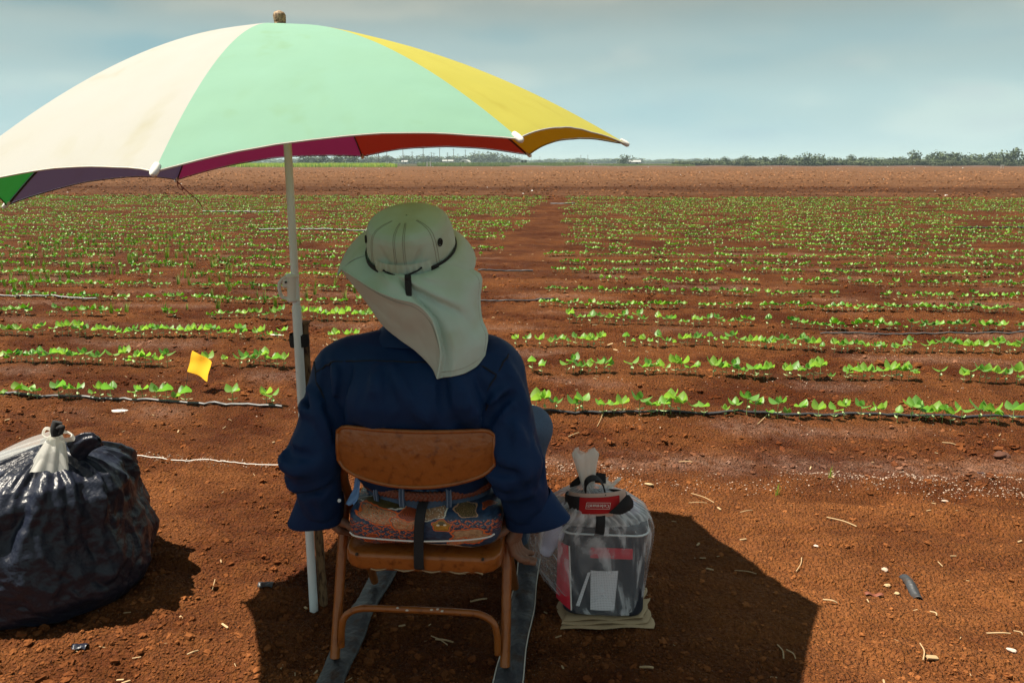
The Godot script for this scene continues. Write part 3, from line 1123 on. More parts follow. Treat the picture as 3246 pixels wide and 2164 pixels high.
# ---------------------------------------------------------------- the far edge of the field
func crown_mesh(seed_: int, n: int, lobes: int) -> ArrayMesh:
	var g := RandomNumberGenerator.new()
	g.seed = seed_
	var b := Buf.new()
	var cs := []
	for k in lobes:
		var a := g.randf() * TAU
		var r := g.randf_range(0.1, 0.62)
		cs.append([Vector3(cos(a) * r * 0.8, g.randf_range(0.22, 0.78), sin(a) * r * 0.8), g.randf_range(0.2, 0.36)])
	for i in n:
		var c: Array = cs[i % lobes]
		var d := Vector3(g.randfn(), g.randfn() * 0.85, g.randfn()).normalized() * pow(g.randf(), 0.35)
		var p: Vector3 = c[0] + d * c[1]
		p.y = maxf(p.y, 0.03)
		var s := g.randf_range(0.045, 0.10)
		var e := Basis.from_euler(Vector3(g.randf() * TAU, g.randf() * TAU, g.randf() * TAU))
		var at := b.v.size()
		b.quad(p + e.x * s, p + e.y * s * 0.7, p - e.x * s, p - e.y * s * 0.7)
		var t := g.randf_range(0.55, 1.35)
		for q in b.v.size() - at:
			b.col.append(Color(t * 1.02, t, t * g.randf_range(0.8, 1.0)))
	return b.mesh(true)

func far_things() -> void:
	var crowns := []
	for k in 5:
		crowns.append(crown_mesh(300 + k, 420, 7 + k * 2))
	var trunk := Buf.new()
	trunk.tube(P3([Vector3(0, -0.05, 0), Vector3(0.02, 0.2, 0), Vector3(0.0, 0.5, 0)]), PackedFloat32Array([0.05, 0.035, 0.015]), 6)
	trunk.tube(P3([Vector3(0.01, 0.2, 0), Vector3(0.2, 0.42, 0.05)]), PackedFloat32Array([0.025, 0.01]), 5)
	trunk.tube(P3([Vector3(0.01, 0.24, 0), Vector3(-0.17, 0.48, -0.05)]), PackedFloat32Array([0.022, 0.01]), 5)
	var tm := trunk.mesh()
	var proto := []
	for k in 5:
		var o := Node3D.new()
		for q in [["trunk", tm, M.bark], ["crown", crowns[k], M.tree_leaf]]:
			var m := MeshInstance3D.new()
			m.name = q[0]; m.mesh = q[1]; m.material_override = q[2]
			o.add_child(m)
		proto.append(o)
	# [where it stands, height, width]
	var sets := [
		["scrub_tree", "low dark scrub tree in the right horizon line", "scrub trees along the right horizon", [
			[Vector3(51.6211, 0.0000, -335.3574), 2.9, 5.0], [Vector3(58.8421, 0.0000, -356.0186), 2.7, 5.0], [Vector3(57.5507, 0.0000, -325.8112), 3.2, 4.6], [Vector3(66.0790, 0.0000, -351.5967), 3.0, 6.0], [Vector3(67.0724, 0.0000, -336.6278), 3.9, 5.0], [Vector3(75.2289, 0.0000, -357.3658), 3.1, 6.0], [Vector3(73.1582, 0.0000, -329.1011), 3.6, 5.0], [Vector3(79.0119, 0.0000, -337.6094), 3.3, 5.5], [Vector3(77.5281, 0.0000, -317.4199), 4.0, 4.6], [Vector3(89.0011, 0.0000, -348.4644), 3.4, 5.5],
			[Vector3(81.7351, 0.0000, -307.7320), 3.6, 5.0], [Vector3(95.5363, 0.0000, -343.9848), 3.3, 6.0], [Vector3(96.4921, 0.0000, -334.0296), 3.2, 5.6], [Vector3(106.4613, 0.0000, -354.9167), 3.4, 6.0], [Vector3(103.1821, 0.0000, -329.5628), 3.0, 5.6], [Vector3(110.2656, 0.0000, -340.1789), 4.0, 5.0], [Vector3(117.5830, 0.0000, -350.8142), 3.5, 5.5], [Vector3(114.7602, 0.0000, -330.5147), 3.2, 6.0], [Vector3(126.6279, 0.0000, -351.5579), 3.0, 6.5], [Vector3(127.4726, 0.0000, -341.5936), 3.4, 5.6], [Vector3(137.6659, 0.0000, -357.4822), 3.6, 5.6]]],
		["leafy_tree", "taller leafy tree in the far right horizon clump", "leafy trees at the far right", [
			[Vector3(80.2486, 0.0000, -297.5761), 4.5, 5.6], [Vector3(86.3170, 0.0000, -304.0952), 4.1, 5.0], [Vector3(123.2401, 0.0000, -311.1444), 5.2, 5.6], [Vector3(131.6319, 0.0000, -321.8680), 4.6, 5.6], [Vector3(130.0309, 0.0000, -309.6959), 5.1, 5.0], [Vector3(137.0996, 0.0000, -318.3041), 4.9, 6.0], [Vector3(138.2457, 0.0000, -312.3781), 5.0, 6.0], [Vector3(147.7534, 0.0000, -325.2002), 4.4, 6.0], [Vector3(148.3371, 0.0000, -318.2246), 4.2, 6.0], [Vector3(147.7452, 0.0000, -309.1456), 4.6, 5.6], [Vector3(153.2513, 0.0000, -313.6117), 4.8, 6.0], [Vector3(151.5439, 0.0000, -303.4376), 5.4, 6.0], [Vector3(153.1087, 0.0000, -299.5528), 5.8, 6.5]]],
		["hazy_tree", "hazy pale tree beyond the utility poles", "hazy trees beyond the poles", [
			[Vector3(-166.1258, 0.0000, -628.5013), 6.0, 16.0], [Vector3(-162.1894, 0.0000, -648.8924), 6.4, 15.0], [Vector3(-148.0859, 0.0000, -629.9845), 6.0, 18.0], [Vector3(-147.5743, 0.0000, -670.1615), 6.6, 16.0], [Vector3(-141.4900, 0.0000, -690.7292), 6.6, 18.0], [Vector3(-127.3225, 0.0000, -671.8265), 7.0, 16.0], [Vector3(-121.3874, 0.0000, -692.3819), 6.4, 18.0], [Vector3(-114.8994, 0.0000, -712.9828), 6.6, 18.0], [Vector3(-102.0293, 0.0000, -693.9734), 6.4, 15.0], [Vector3(-91.0312, 0.0000, -684.8439), 7.2, 16.0], [Vector3(-85.6495, 0.0000, -695.3201), 8.8, 16.0], [Vector3(-77.0870, 0.0000, -685.9903), 9.6, 18.0], [Vector3(-70.0141, 0.0000, -696.6056), 8.6, 15.0], [Vector3(-63.5905, 0.0000, -717.2012), 7.2, 14.0], [Vector3(-58.2733, 0.0000, -737.7058), 5.6, 12.0]]],
		["green_tree", "rounded green tree behind the tall grass", "green trees behind the tall grass", [
			[Vector3(-140.7646, 0.0000, -409.8441), 5.0, 9.0], [Vector3(-138.3958, 0.0000, -420.0726), 5.4, 9.0], [Vector3(-123.8510, 0.0000, -391.1672), 4.8, 8.0], [Vector3(-122.1472, 0.0000, -401.3410), 5.6, 9.0], [Vector3(-120.6563, 0.0000, -411.4973), 5.8, 9.0], [Vector3(-111.6094, 0.0000, -397.1905), 5.4, 8.0]]],
		["round_tree", "lone dark round tree beside the pale farm roof on the horizon", "", [[Vector3(23.7816, 0.0000, -433.4060), 5.0, 8.0]]],
	]
	for s in sets:
		var n := 0
		for t in s[3]:
			var o: Node3D = proto[(n * 3 + n / 2) % 5].duplicate()
			n += 1
			o.name = numbered(s[0])
			add_child(o)
			var p: Vector3 = t[0]
			o.transform = Transform3D(Basis(Vector3.UP, n * 2.4).scaled(Vector3(t[2] * 0.95, t[1] * 1.02, t[2] * 0.95)), Vector3(p.x, -0.07, p.z))
			var lab: String = s[1]
			if (s[3] as Array).size() > 1: lab += ", %s from the left" % ordinal(n)
			tag(o, lab, "tree", s[2])
	for o in proto: o.free()
	# low scrub between the trees, and strips of tall crop on the left
	var low := []
	var lt := []
	for i in 520:
		var u := rng.randf()
		var d := rng.randf_range(292.0, 360.0)
		var x := lerpf(0.12, 0.60, u) * d
		low.append(spin(Vector3(rng.randf_range(3.0, 7.0), rng.randf_range(1.1, 2.3) * (0.8 + 0.5 * u), 3.0), Vector3(x, -0.1, -d), 0.05))
		var g := rng.randf_range(0.7, 1.3)
		lt.append(Color(g, g * rng.randf_range(0.85, 1.0), g * 0.8))
	tag(many("low_scrub", crowns[3], M.tree_leaf, low, self, lt), "low tangled scrub filling the gaps along the right horizon", "scrub")
	var corn := []
	var ct := []
	for i in 5200:
		var d := rng.randf_range(222.0, 262.0)
		var x := rng.randf_range(-0.50, -0.225 - (d - 222.0) * 0.0004) * d
		corn.append(spin(Vector3.ONE * rng.randf_range(1.05, 1.55), Vector3(x, -0.07, -d), 0.08))
		var g := rng.randf_range(0.75, 1.25)
		ct.append(Color(g * 3.0, g * 2.1, g * 3.0) if rng.randf() < 0.65 else Color(g * 1.5, g * 1.6, g))
	tag(many("tall_grass", tuft(9, 1.0, 0.3), M.grass_blade, corn, self, ct), "strip of tall yellow green grass behind the bare field at left", "grass")
	var hedge := []
	var ht := []
	for i in 4200:
		var d := rng.randf_range(268.0, 330.0)
		var x := rng.randf_range(-0.20, 0.14) * d
		var h := rng.randf_range(0.5, 0.95)
		if d > 300.0: h = rng.randf_range(1.3, 1.8) if x < 0.01 * d else rng.randf_range(0.6, 1.1)
		hedge.append(spin(Vector3(1.6, 1, 1.6) * h, Vector3(x, -0.07, -d), 0.08))
		var g := rng.randf_range(0.4, 0.85)
		ht.append(Color(g * 1.2, g, g * 2.0))
	tag(many("far_crop", tuft(9, 1.0, 0.35), M.grass_blade, hedge, self, ht), "strip of green crop along the far edge of the bare field", "crop")
	var hills := []
	for i in 260:
		var d := rng.randf_range(900.0, 1500.0)
		hills.append(spin(Vector3(40.0, rng.randf_range(3.0, 7.0), 30.0), Vector3(rng.randf_range(-0.45, 0.42) * d, -1.0, -d), 0.02))
	tag(many("far_woodland", crowns[2], M.tree_leaf, hills), "thin line of woodland on the horizon", "woodland")
	# dark ploughed bank in front of the scrub
	var bank := Buf.new()
	bank.grid(60, 4, func(u: float, v: float) -> Vector3:
		return Vector3(lerpf(-22.0, 200.0, u), -0.08 + 0.34 * sin(PI * v) * (0.8 + 0.3 * sin(u * 70.0)), lerpf(-256.0, -266.0, v)))
	tag(put("soil_bank", bank.mesh(), mat("dark_soil", 0.075, 0.028, 0.015, 0.95)), "low dark bank of ploughed soil along the far right edge of the field", "soil bank", "", "structure")
	# utility poles: [place, height, has a crossarm]
	var poles := [[Vector3(-125.3575, 0.0000, -421.1445), 9.0, 1], [Vector3(-138.2183, 0.0000, -550.5258), 11.0, 0], [Vector3(-105.2283, 0.0000, -422.7995), 8.0, 1], [Vector3(-138.4029, 0.0000, -580.6118), 11.5, 0], [Vector3(-116.0507, 0.0000, -532.2808), 11.0, 0], [Vector3(-122.2395, 0.0000, -591.9745), 9.0, 1], [Vector3(-154.7526, 0.0000, -769.9087), 7.5, 0], [Vector3(-105.5470, 0.0000, -548.1950), 11.0, 0], [Vector3(-108.1987, 0.0000, -593.1288), 8.5, 1], [Vector3(-113.3677, 0.0000, -632.8388), 8.5, 0], [Vector3(-97.3704, 0.0000, -565.9246), 11.0, 0], [Vector3(-99.6038, 0.0000, -613.9029), 8.5, 1], [Vector3(-91.9240, 0.0000, -594.4668), 11.0, 0], [Vector3(-103.5184, 0.0000, -693.8510), 8.5, 1], [Vector3(-88.8607, 0.0000, -634.8537), 11.0, 0], [Vector3(-99.8606, 0.0000, -754.3542), 8.5, 1], [Vector3(-87.7287, 0.0000, -685.1154), 11.0, 0], [Vector3(-89.3196, 0.0000, -725.1196), 11.0, 0],
		[Vector3(-87.8376, 0.0000, -785.4439), 11.0, 0], [Vector3(-86.8240, 0.0000, -845.7296), 11.0, 0], [Vector3(-84.7571, 0.0000, -886.0345), 11.0, 0], [Vector3(-82.6318, 0.0000, -926.3442), 11.0, 0], [Vector3(-82.3842, 0.0000, -976.5333), 11.0, 0], [Vector3(-80.7920, 0.0000, -1036.8666), 11.0, 0], [Vector3(-80.7739, 0.0000, -1097.0705), 11.0, 0], [Vector3(-80.1651, 0.0000, -1147.2893), 11.0, 0], [Vector3(-76.5859, 0.0000, -1227.8535), 11.0, 0], [Vector3(-75.4150, 0.0000, -1298.1859), 11.0, 0], [Vector3(-65.6360, 0.0000, -1369.2261), 11.0, 0], [Vector3(1.8722, 0.0000, -903.1905), 9.0, 1], [Vector3(9.5296, 0.0000, -903.8200), 9.0, 1], [Vector3(55.9526, 0.0000, -907.6367), 9.0, 1]]
	var pm := Buf.new()
	pm.tube(P3([Vector3(0, 0, 0), Vector3(0, 0.5, 0), Vector3(0, 1, 0)]), PackedFloat32Array([0.26, 0.22, 0.17]), 7)
	var pmesh := pm.mesh()
	var arm := bar(Transform3D(), Vector3(2.6, 0.16, 0.14), 0.01)
	var nline := 0
	var nlone := 0
	for q in poles:
		var p: Vector3 = q[0]
		var lone: bool = p.z < -880.0 and q[2] == 1
		if lone: nlone += 1
		else: nline += 1
		var lab := "thin utility pole on the horizon right of the parasol tip, %s from the left" % ordinal(nlone) if lone else "thin dark utility pole on the horizon below the parasol, %s from the left" % ordinal(nline)
		var one := thing("utility_pole", lab, "utility pole", Vector3(p.x, -0.07, p.z), "utility poles on the horizon" if q[2] == 0 or p.z > -880.0 else "lone poles on the middle horizon")
		put("shaft", pmesh, M.pole_wood, one, Transform3D(Basis().scaled(Vector3(1, q[1], 1)), one.position))
		put("crossarm", arm, M.pole_wood, one, at_xyz(p.x, q[1] - 0.75, p.z)).rotation.y = 0.5
	# buildings and bits far off
	var d1: Vector3 = Vector3(-72.2025, 0.0000, -515.8183)
	var dome := thing("greenhouse", "white domed greenhouse among the trees on the horizon", "greenhouse", Vector3(d1.x, 0, d1.z))
	var db := Buf.new()
	db.grid(16, 12, func(u: float, v: float) -> Vector3: return d1 + Vector3(-cos(PI * u) * 3.4, sin(PI * u) * 2.7, (v - 0.5) * 12.0))
	put("cover", db.mesh(), M.white_paint, dome)
	for k in 3:
		var hoop := Buf.new()
		var pts := PackedVector3Array()
		for i in 13: pts.append(d1 + Vector3(-cos(PI * i / 12.0) * 3.44, sin(PI * i / 12.0) * 2.74, 6.02 - k * 0.03 - k * 3.0))
		hoop.tube(pts, 0.05, 5)
		put("hoop", hoop.mesh(), M.pole_paint, dome)
	put("door", bar(at_xyz(d1.x - 0.6, 1.0, d1.z + 6.05), Vector3(1.3, 2.0, 0.06)), M.dark_metal, dome)
	var end := Buf.new()
	for i in 16:
		end.quad(d1 + Vector3(0, 0, 6.0), d1 + Vector3(-cos(PI * i / 16.0) * 3.4, sin(PI * i / 16.0) * 2.7, 6.0), d1 + Vector3(-cos(PI * (i + 1) / 16.0) * 3.4, sin(PI * (i + 1) / 16.0) * 2.7, 6.0), d1 + Vector3(0, 0, 6.0))
	put("end_wall", end.mesh(), M.white_paint, dome)
	for q in [[Vector3(-102.1353, 0.0000, -633.7623), 9.0, 2.6, "long low white shed left of the domed greenhouse"], [Vector3(-119.1561, 0.0000, -552.0930), 4.0, 1.9, "small pale shed beyond the tall grass, among the poles"], [Vector3(29.4830, 0.0000, -443.9085), 7.0, 1.7, "pale farm roof right of the lone round tree"]]:
		var p: Vector3 = q[0]
		var sh := thing("farm_shed", q[3], "shed", Vector3(p.x, 0, p.z))
		put("wall", bar(at_xyz(p.x, q[2] * 0.4, p.z), Vector3(q[1], q[2] * 0.8, 5.0), 0.02), M.pale_wall, sh)
		var rf := Buf.new()
		for sg in [1.0, -1.0]:
			var b := Transform3D(Basis(Vector3.RIGHT, sg * 0.35), Vector3(p.x, q[2] * 0.8 + 0.45, p.z + sg * 1.35))
			rf.box(b, Vector3(q[1] + 0.4, 0.08, 2.95), 0.01)
		put("roof", rf.mesh(), M.pale_wall, sh)
		put("door", bar(at_xyz(p.x + q[1] * 0.2, q[2] * 0.35, p.z + 2.52), Vector3(1.4, q[2] * 0.7, 0.06)), M.dark_metal, sh)
	for q in [[Vector3(-22.9135, 0.0000, -329.2296), "darker portable toilet, left one of the pair on the horizon"], [Vector3(-21.5967, 0.0000, -329.3378), "teal portable toilet with white roof, right one of the pair on the horizon"]]:
		var p: Vector3 = q[0]
		var t := thing("portable_toilet", q[1], "portable toilet", Vector3(p.x, -0.07, p.z))
		put("cabin", bar(at_xyz(p.x, 1.05, p.z), Vector3(1.1, 2.1, 1.1), 0.03), M.teal_plastic, t)
		put("door", bar(at_xyz(p.x, 0.98, p.z + 0.565), Vector3(0.75, 1.8, 0.03), 0.01), M.black_rubber, t)
		put("roof", bar(at_xyz(p.x, 2.2, p.z), Vector3(1.2, 0.18, 1.2), 0.05), M.white_paint, t)
	for q in [[Vector3(-48.6576, 0.0000, -258.8836), 1.25, "white post, left one of the pair at the near edge of the far crop"], [Vector3(-47.6118, 0.0000, -258.9696), 1.45, "white post, right one of the pair at the near edge of the far crop"], [Vector3(4.2832, 0.0000, -269.2564), 1.1, "single white post standing right of the parasol tip"]]:
		var p: Vector3 = q[0]
		var t := thing("white_post", q[2], "post", Vector3(p.x, -0.07, p.z))
		put("shaft", bar(at_xyz(p.x, q[1] * 0.5, p.z), Vector3(0.34, q[1], 0.30), 0.02), M.white_paint, t)
		put("cap", bar(at_xyz(p.x, q[1] + 0.03, p.z), Vector3(0.40, 0.06, 0.36), 0.015), M.white_paint, t)
	var w: Vector3 = Vector3(92.2329, 0.0000, -186.1835)
	var sign_ := thing("white_trestle", "small white trestle on the bare field at the far right", "trestle", Vector3(w.x, -0.07, w.z))
	put("top_bar", bar(at_xyz(w.x, 0.62, w.z), Vector3(0.75, 0.14, 0.10), 0.01), M.white_paint, sign_)
	for sg in [-1.0, 1.0]:
		put("leg", bar(at_xyz(w.x + sg * 0.24, 0.26, w.z), Vector3(0.09, 0.62, 0.08), 0.01), M.white_paint, sign_)

# ---------------------------------------------------------------- parasol
func umbrella() -> void:
	var base := Vector3(-0.780, 0.0, -2.126)
	var apex: Vector3 = Vector3(-0.7763, 1.6632, -2.1350)
	var tips := [Vector3(-0.6941, 1.3068, -1.2840), Vector3(-0.1172, 1.3655, -1.5680), Vector3(0.1193, 1.3694, -2.1850), Vector3(-0.1717, 1.3460, -2.7750), Vector3(-0.8059, 1.3422, -2.9910), Vector3(-1.3882, 1.2612, -2.7070), Vector3(-1.5633, 1.2060, -2.0890), Vector3(-1.314, 1.235, -1.5)]
	var hues := ["mint", "yellow", "gold", "red", "magenta", "purple", "green", "white"]
	var t := thing("parasol", "faded striped beach parasol in mint, yellow and white, over the seated person", "parasol", base)
	var rib := func(k: int, v: float) -> Vector3:
		var q: Vector3 = tips[k % 8]
		var p := apex.lerp(q, v)
		p.y = apex.y - (apex.y - q.y) * pow(v, 1.78)
		return p
	for k in 8:
		var f := func(u: float, v: float) -> Vector3:
			var side := 4.0 * u * (1.0 - u)
			var vv := v * (1.0 - 0.028 * side * v * v * v)
			var a: Vector3 = rib.call(k, vv)
			var b: Vector3 = rib.call(k + 1, vv)
			var p := a.lerp(b, u)
			# the cloth is pulled tight, with faint puckers at the seams
			p.y += side * (0.016 * vv * vv) + 0.0035 * sin(v * 46.0 + k + 3.0 * n_low.get_noise_2d(v * 6.0, k * 3.0)) * pow(absf(u - 0.5) * 2.0, 3.0) * vv * (1.0 - pow(absf(u - 0.5) * 2.0, 8.0))
			p.y += 0.003 * n_low.get_noise_2d(u * 3.0 + k * 9.0, v * 3.0) * side * vv
			return p
		var b := Buf.new()
		b.grid(20, 30, f)
		var pn := put("panel", b.mesh(), M["cloth_" + hues[k]], t)
		pn.set_meta("label", hues[k] + " cloth panel")
		var hem := Buf.new()
		var pts := PackedVector3Array()
		for i in 21: pts.append(f.call(i / 20.0, 1.0) + Vector3(0, -0.002, 0))
		hem.tube(pts, 0.0019, 6)
		put("hem", hem.mesh(), M.hem if k in [0, 1, 7] else M["cloth_" + hues[k]], pn)
		# a rib under each seam, and the stretcher that holds it
		var rp := PackedVector3Array()
		for i in 13: rp.append(rib.call(k, 0.02 + 0.97 * i / 12.0) + Vector3(0, -0.006, 0))
		var rb := Buf.new()
		rb.tube(rp, 0.0026, 6)
		put("rib", rb.mesh(), M.dark_metal, t)
		var mid: Vector3 = rib.call(k, 0.5) + Vector3(0, -0.009, 0)
		var hub := Vector3(apex.x, 1.475, apex.z)
		var out := (Vector3(mid.x, 0, mid.z) - Vector3(hub.x, 0, hub.z)).normalized()
		put("stretcher", rod(hub + out * 0.02, mid, 0.0022, 6), M.dark_metal, t)
		var tip: Vector3 = tips[k]
		var dir := (tip - (rib.call(k, 0.93) as Vector3)).normalized()
		var cap := Buf.new()
		cap.tube(P3([tip - dir * 0.014, tip, tip + dir * 0.010, tip + dir * 0.014]), PackedFloat32Array([0.0062, 0.0072, 0.0066, 0.003]), 10)
		put("rib_cap", cap.mesh(), M.white_plastic, t)
	var top := Buf.new()
	top.tube(P3([apex + Vector3(0, -0.01, 0), apex + Vector3(0, 0.003, 0), apex + Vector3(0, 0.0035, 0), apex + Vector3(-0.002, 0.012, 0), apex + Vector3(-0.003, 0.026, 0), apex + Vector3(-0.003, 0.034, 0), apex + Vector3(-0.003, 0.038, 0)]), PackedFloat32Array([0.022, 0.023, 0.013, 0.0155, 0.0165, 0.013, 0.004]), 18)
	put("finial", top.mesh(), M.finial_wood, t)
	var joint := Vector3(-0.7785, 0.93, -2.13)
	put("lower_pole", rod(base + Vector3(0, -0.12, 0), joint, 0.0127, 20), M.pole_paint, t)
	put("upper_pole", rod(joint - Vector3(0, 0.01, 0), apex + Vector3(0, -0.005, 0), 0.0106, 20), M.pole_paint, t)
	var hb := Buf.new()
	hb.tube(P3([Vector3(apex.x, 1.44, apex.z), Vector3(apex.x, 1.445, apex.z), Vector3(apex.x, 1.478, apex.z), Vector3(apex.x, 1.483, apex.z)]), PackedFloat32Array([0.015, 0.021, 0.021, 0.015]), 16)
	put("runner", hb.mesh(), M.white_plastic, t)
	# the plastic tilt catch
	var lt: Vector3 = Vector3(-0.7848, 1.0148, -2.1300)
	var lb: Vector3 = Vector3(-0.7867, 0.9441, -2.1300)
	var sl := Buf.new()
	var ax := (lb - lt).normalized()
	sl.tube(P3([lt - ax * 0.004, lt, lt + ax * 0.006, lt + ax * 0.0065, lb - ax * 0.0065, lb - ax * 0.006, lb, lb + ax * 0.004]), PackedFloat32Array([0.0130, 0.0178, 0.0178, 0.0155, 0.0155, 0.0178, 0.0178, 0.0130]), 20)
	var catch_ := put("catch_sleeve", sl.mesh(), M.white_plastic, t)
	var hk := Buf.new()
	hk.tube(curve(P3([Vector3(-0.7919, 1.0106, -2.1250), Vector3(-0.8057, 1.0084, -2.1220), Vector3(-0.8183, 0.9940, -2.1200), Vector3(-0.8203, 0.9734, -2.1200), Vector3(-0.8142, 0.9548, -2.1220), Vector3(-0.7995, 0.9496, -2.1250)]), 8), 0.0062, 10, true, 0.8, Vector3.BACK)
	put("catch_hook", hk.mesh(), M.white_plastic, catch_)
	var rv: Vector3 = Vector3(-0.7991, 0.9973, -2.1120)
	put("rivet", rod(rv - Vector3(0, 0, 0.012), rv, 0.0032, 10), M.dark_metal, catch_)
	put("catch_plate", bar(Transform3D(Basis(), Vector3(-0.8009, 0.9938, -2.1230)), Vector3(0.022, 0.026, 0.012), 0.004), M.white_plastic, catch_)

	# the bamboo stake it is strapped to
	var s0 := Vector3(-0.757, -0.1, -2.155)
	var s1: Vector3 = Vector3(-0.7695, 0.8807, -2.1520)
	var stake := thing("wooden_stake", "brown wooden stake with a splayed top driven in beside the parasol pole", "stake", Vector3(s0.x, 0, s0.z))
	var sb := Buf.new()
	var sp := PackedVector3Array()
	var sr := PackedFloat32Array()
	for i in 24:
		sp.append(s0.lerp(s1, i / 23.0))
		sr.append(0.0128 + 0.0007 * sin(i * 2.1))
	sb.tube(sp, sr, 14)
	put("shaft", sb.mesh(), M.weathered_wood, stake)
	var hd := Buf.new()
	var up := (s1 - s0).normalized()
	hd.tube(P3([s1 - up * 0.03, s1 - up * 0.012, s1 - up * 0.004, s1, s1 + up * 0.001]), PackedFloat32Array([0.0125, 0.0145, 0.0195, 0.0185, 0.006]), 14)
	put("splayed_top", hd.mesh(), M.weathered_wood, stake)
	var c: Vector3 = Vector3(-0.7801, 0.8287, -2.1410)
	var tie := Buf.new()
	tie.grid(28, 6, func(u: float, v: float) -> Vector3:
		var a := TAU * u
		var bulge := 0.0015 * sin(PI * v)
		return c + Vector3(cos(a) * (0.0275 + bulge), (v - 0.5) * -0.036 + 0.002 * sin(a * 2.0), sin(a) * (0.0172 + bulge)), true)
	var tt := thing("black_strap", "black strap binding the parasol pole to the wooden stake", "strap", c)
	put("band", tie.mesh(), M.black_webbing, tt)
	var fl := Buf.new()
	fl.shell(3, 4, func(u: float, v: float) -> Vector3: return c + Vector3(0.004 + 0.02 * u, (v - 0.5) * -0.034, 0.0192 - 0.006 * u * u), 0.002)
	put("loose_end", fl.mesh(), M.black_webbing, tt)
	# the red string hanging from one rib
	var r0: Vector3 = tips[5] + Vector3(0, -0.004, 0)
	var rs := Buf.new()
	rs.tube(curve(P3([r0, Vector3(-1.3567, 1.2260, -2.7000), Vector3(-1.3155, 1.1969, -2.6900), Vector3(-1.2928, 1.1708, -2.6800)]), 8), 0.0016, 5)
	rs.tube(curve(P3([r0, Vector3(-1.3834, 1.2346, -2.7050), Vector3(-1.3688, 1.2243, -2.7050), Vector3(-1.3775, 1.2480, -2.7050), Vector3(-1.3859, 1.2420, -2.7050)]), 8), 0.0014, 5)
	tag(put("red_string", rs.mesh(), M.red_string), "thin red string dangling from the rib tip between magenta and purple panels", "string")

# ---------------------------------------------------------------- chair
func rounded_loop(hx: float, hz: float, r: float, a: float) -> Vector3:
	# a point of a rounded rectangle, a in 0..1
	r = minf(r, minf(hx, hz))
	var lx := hx - r
	var lz := hz - r
	var q := PI * r * 0.5
	var t := fposmod(a, 1.0) * (4.0 * (lx + lz) + TAU * r)
	# from the middle of the +x side towards +z
	for k in 5:
		var turn := k % 4
		var l := lz if turn % 2 == 0 else lx
		var half := k == 0 or k == 4
		var run := l if half else 2.0 * l
		var p := Vector2(hx, 0)
		var cx := lx
		var cz := lz
		if turn % 2 == 1:
			cx = lz; cz = lx
		var out := (hx if turn % 2 == 0 else hz)
		if t <= run or k == 4:
			p = Vector2(out, (t if k == 0 else t - l))
			p = p.rotated(turn * PI * 0.5)
			return Vector3(p.x, 0, p.y)
		t -= run
		if t <= q:
			var g := t / r if r > 0.0 else 0.0
			p = Vector2(cx + cos(g) * r, cz + sin(g) * r).rotated(turn * PI * 0.5)
			return Vector3(p.x, 0, p.y)
		t -= q
	return Vector3(hx, 0, 0)

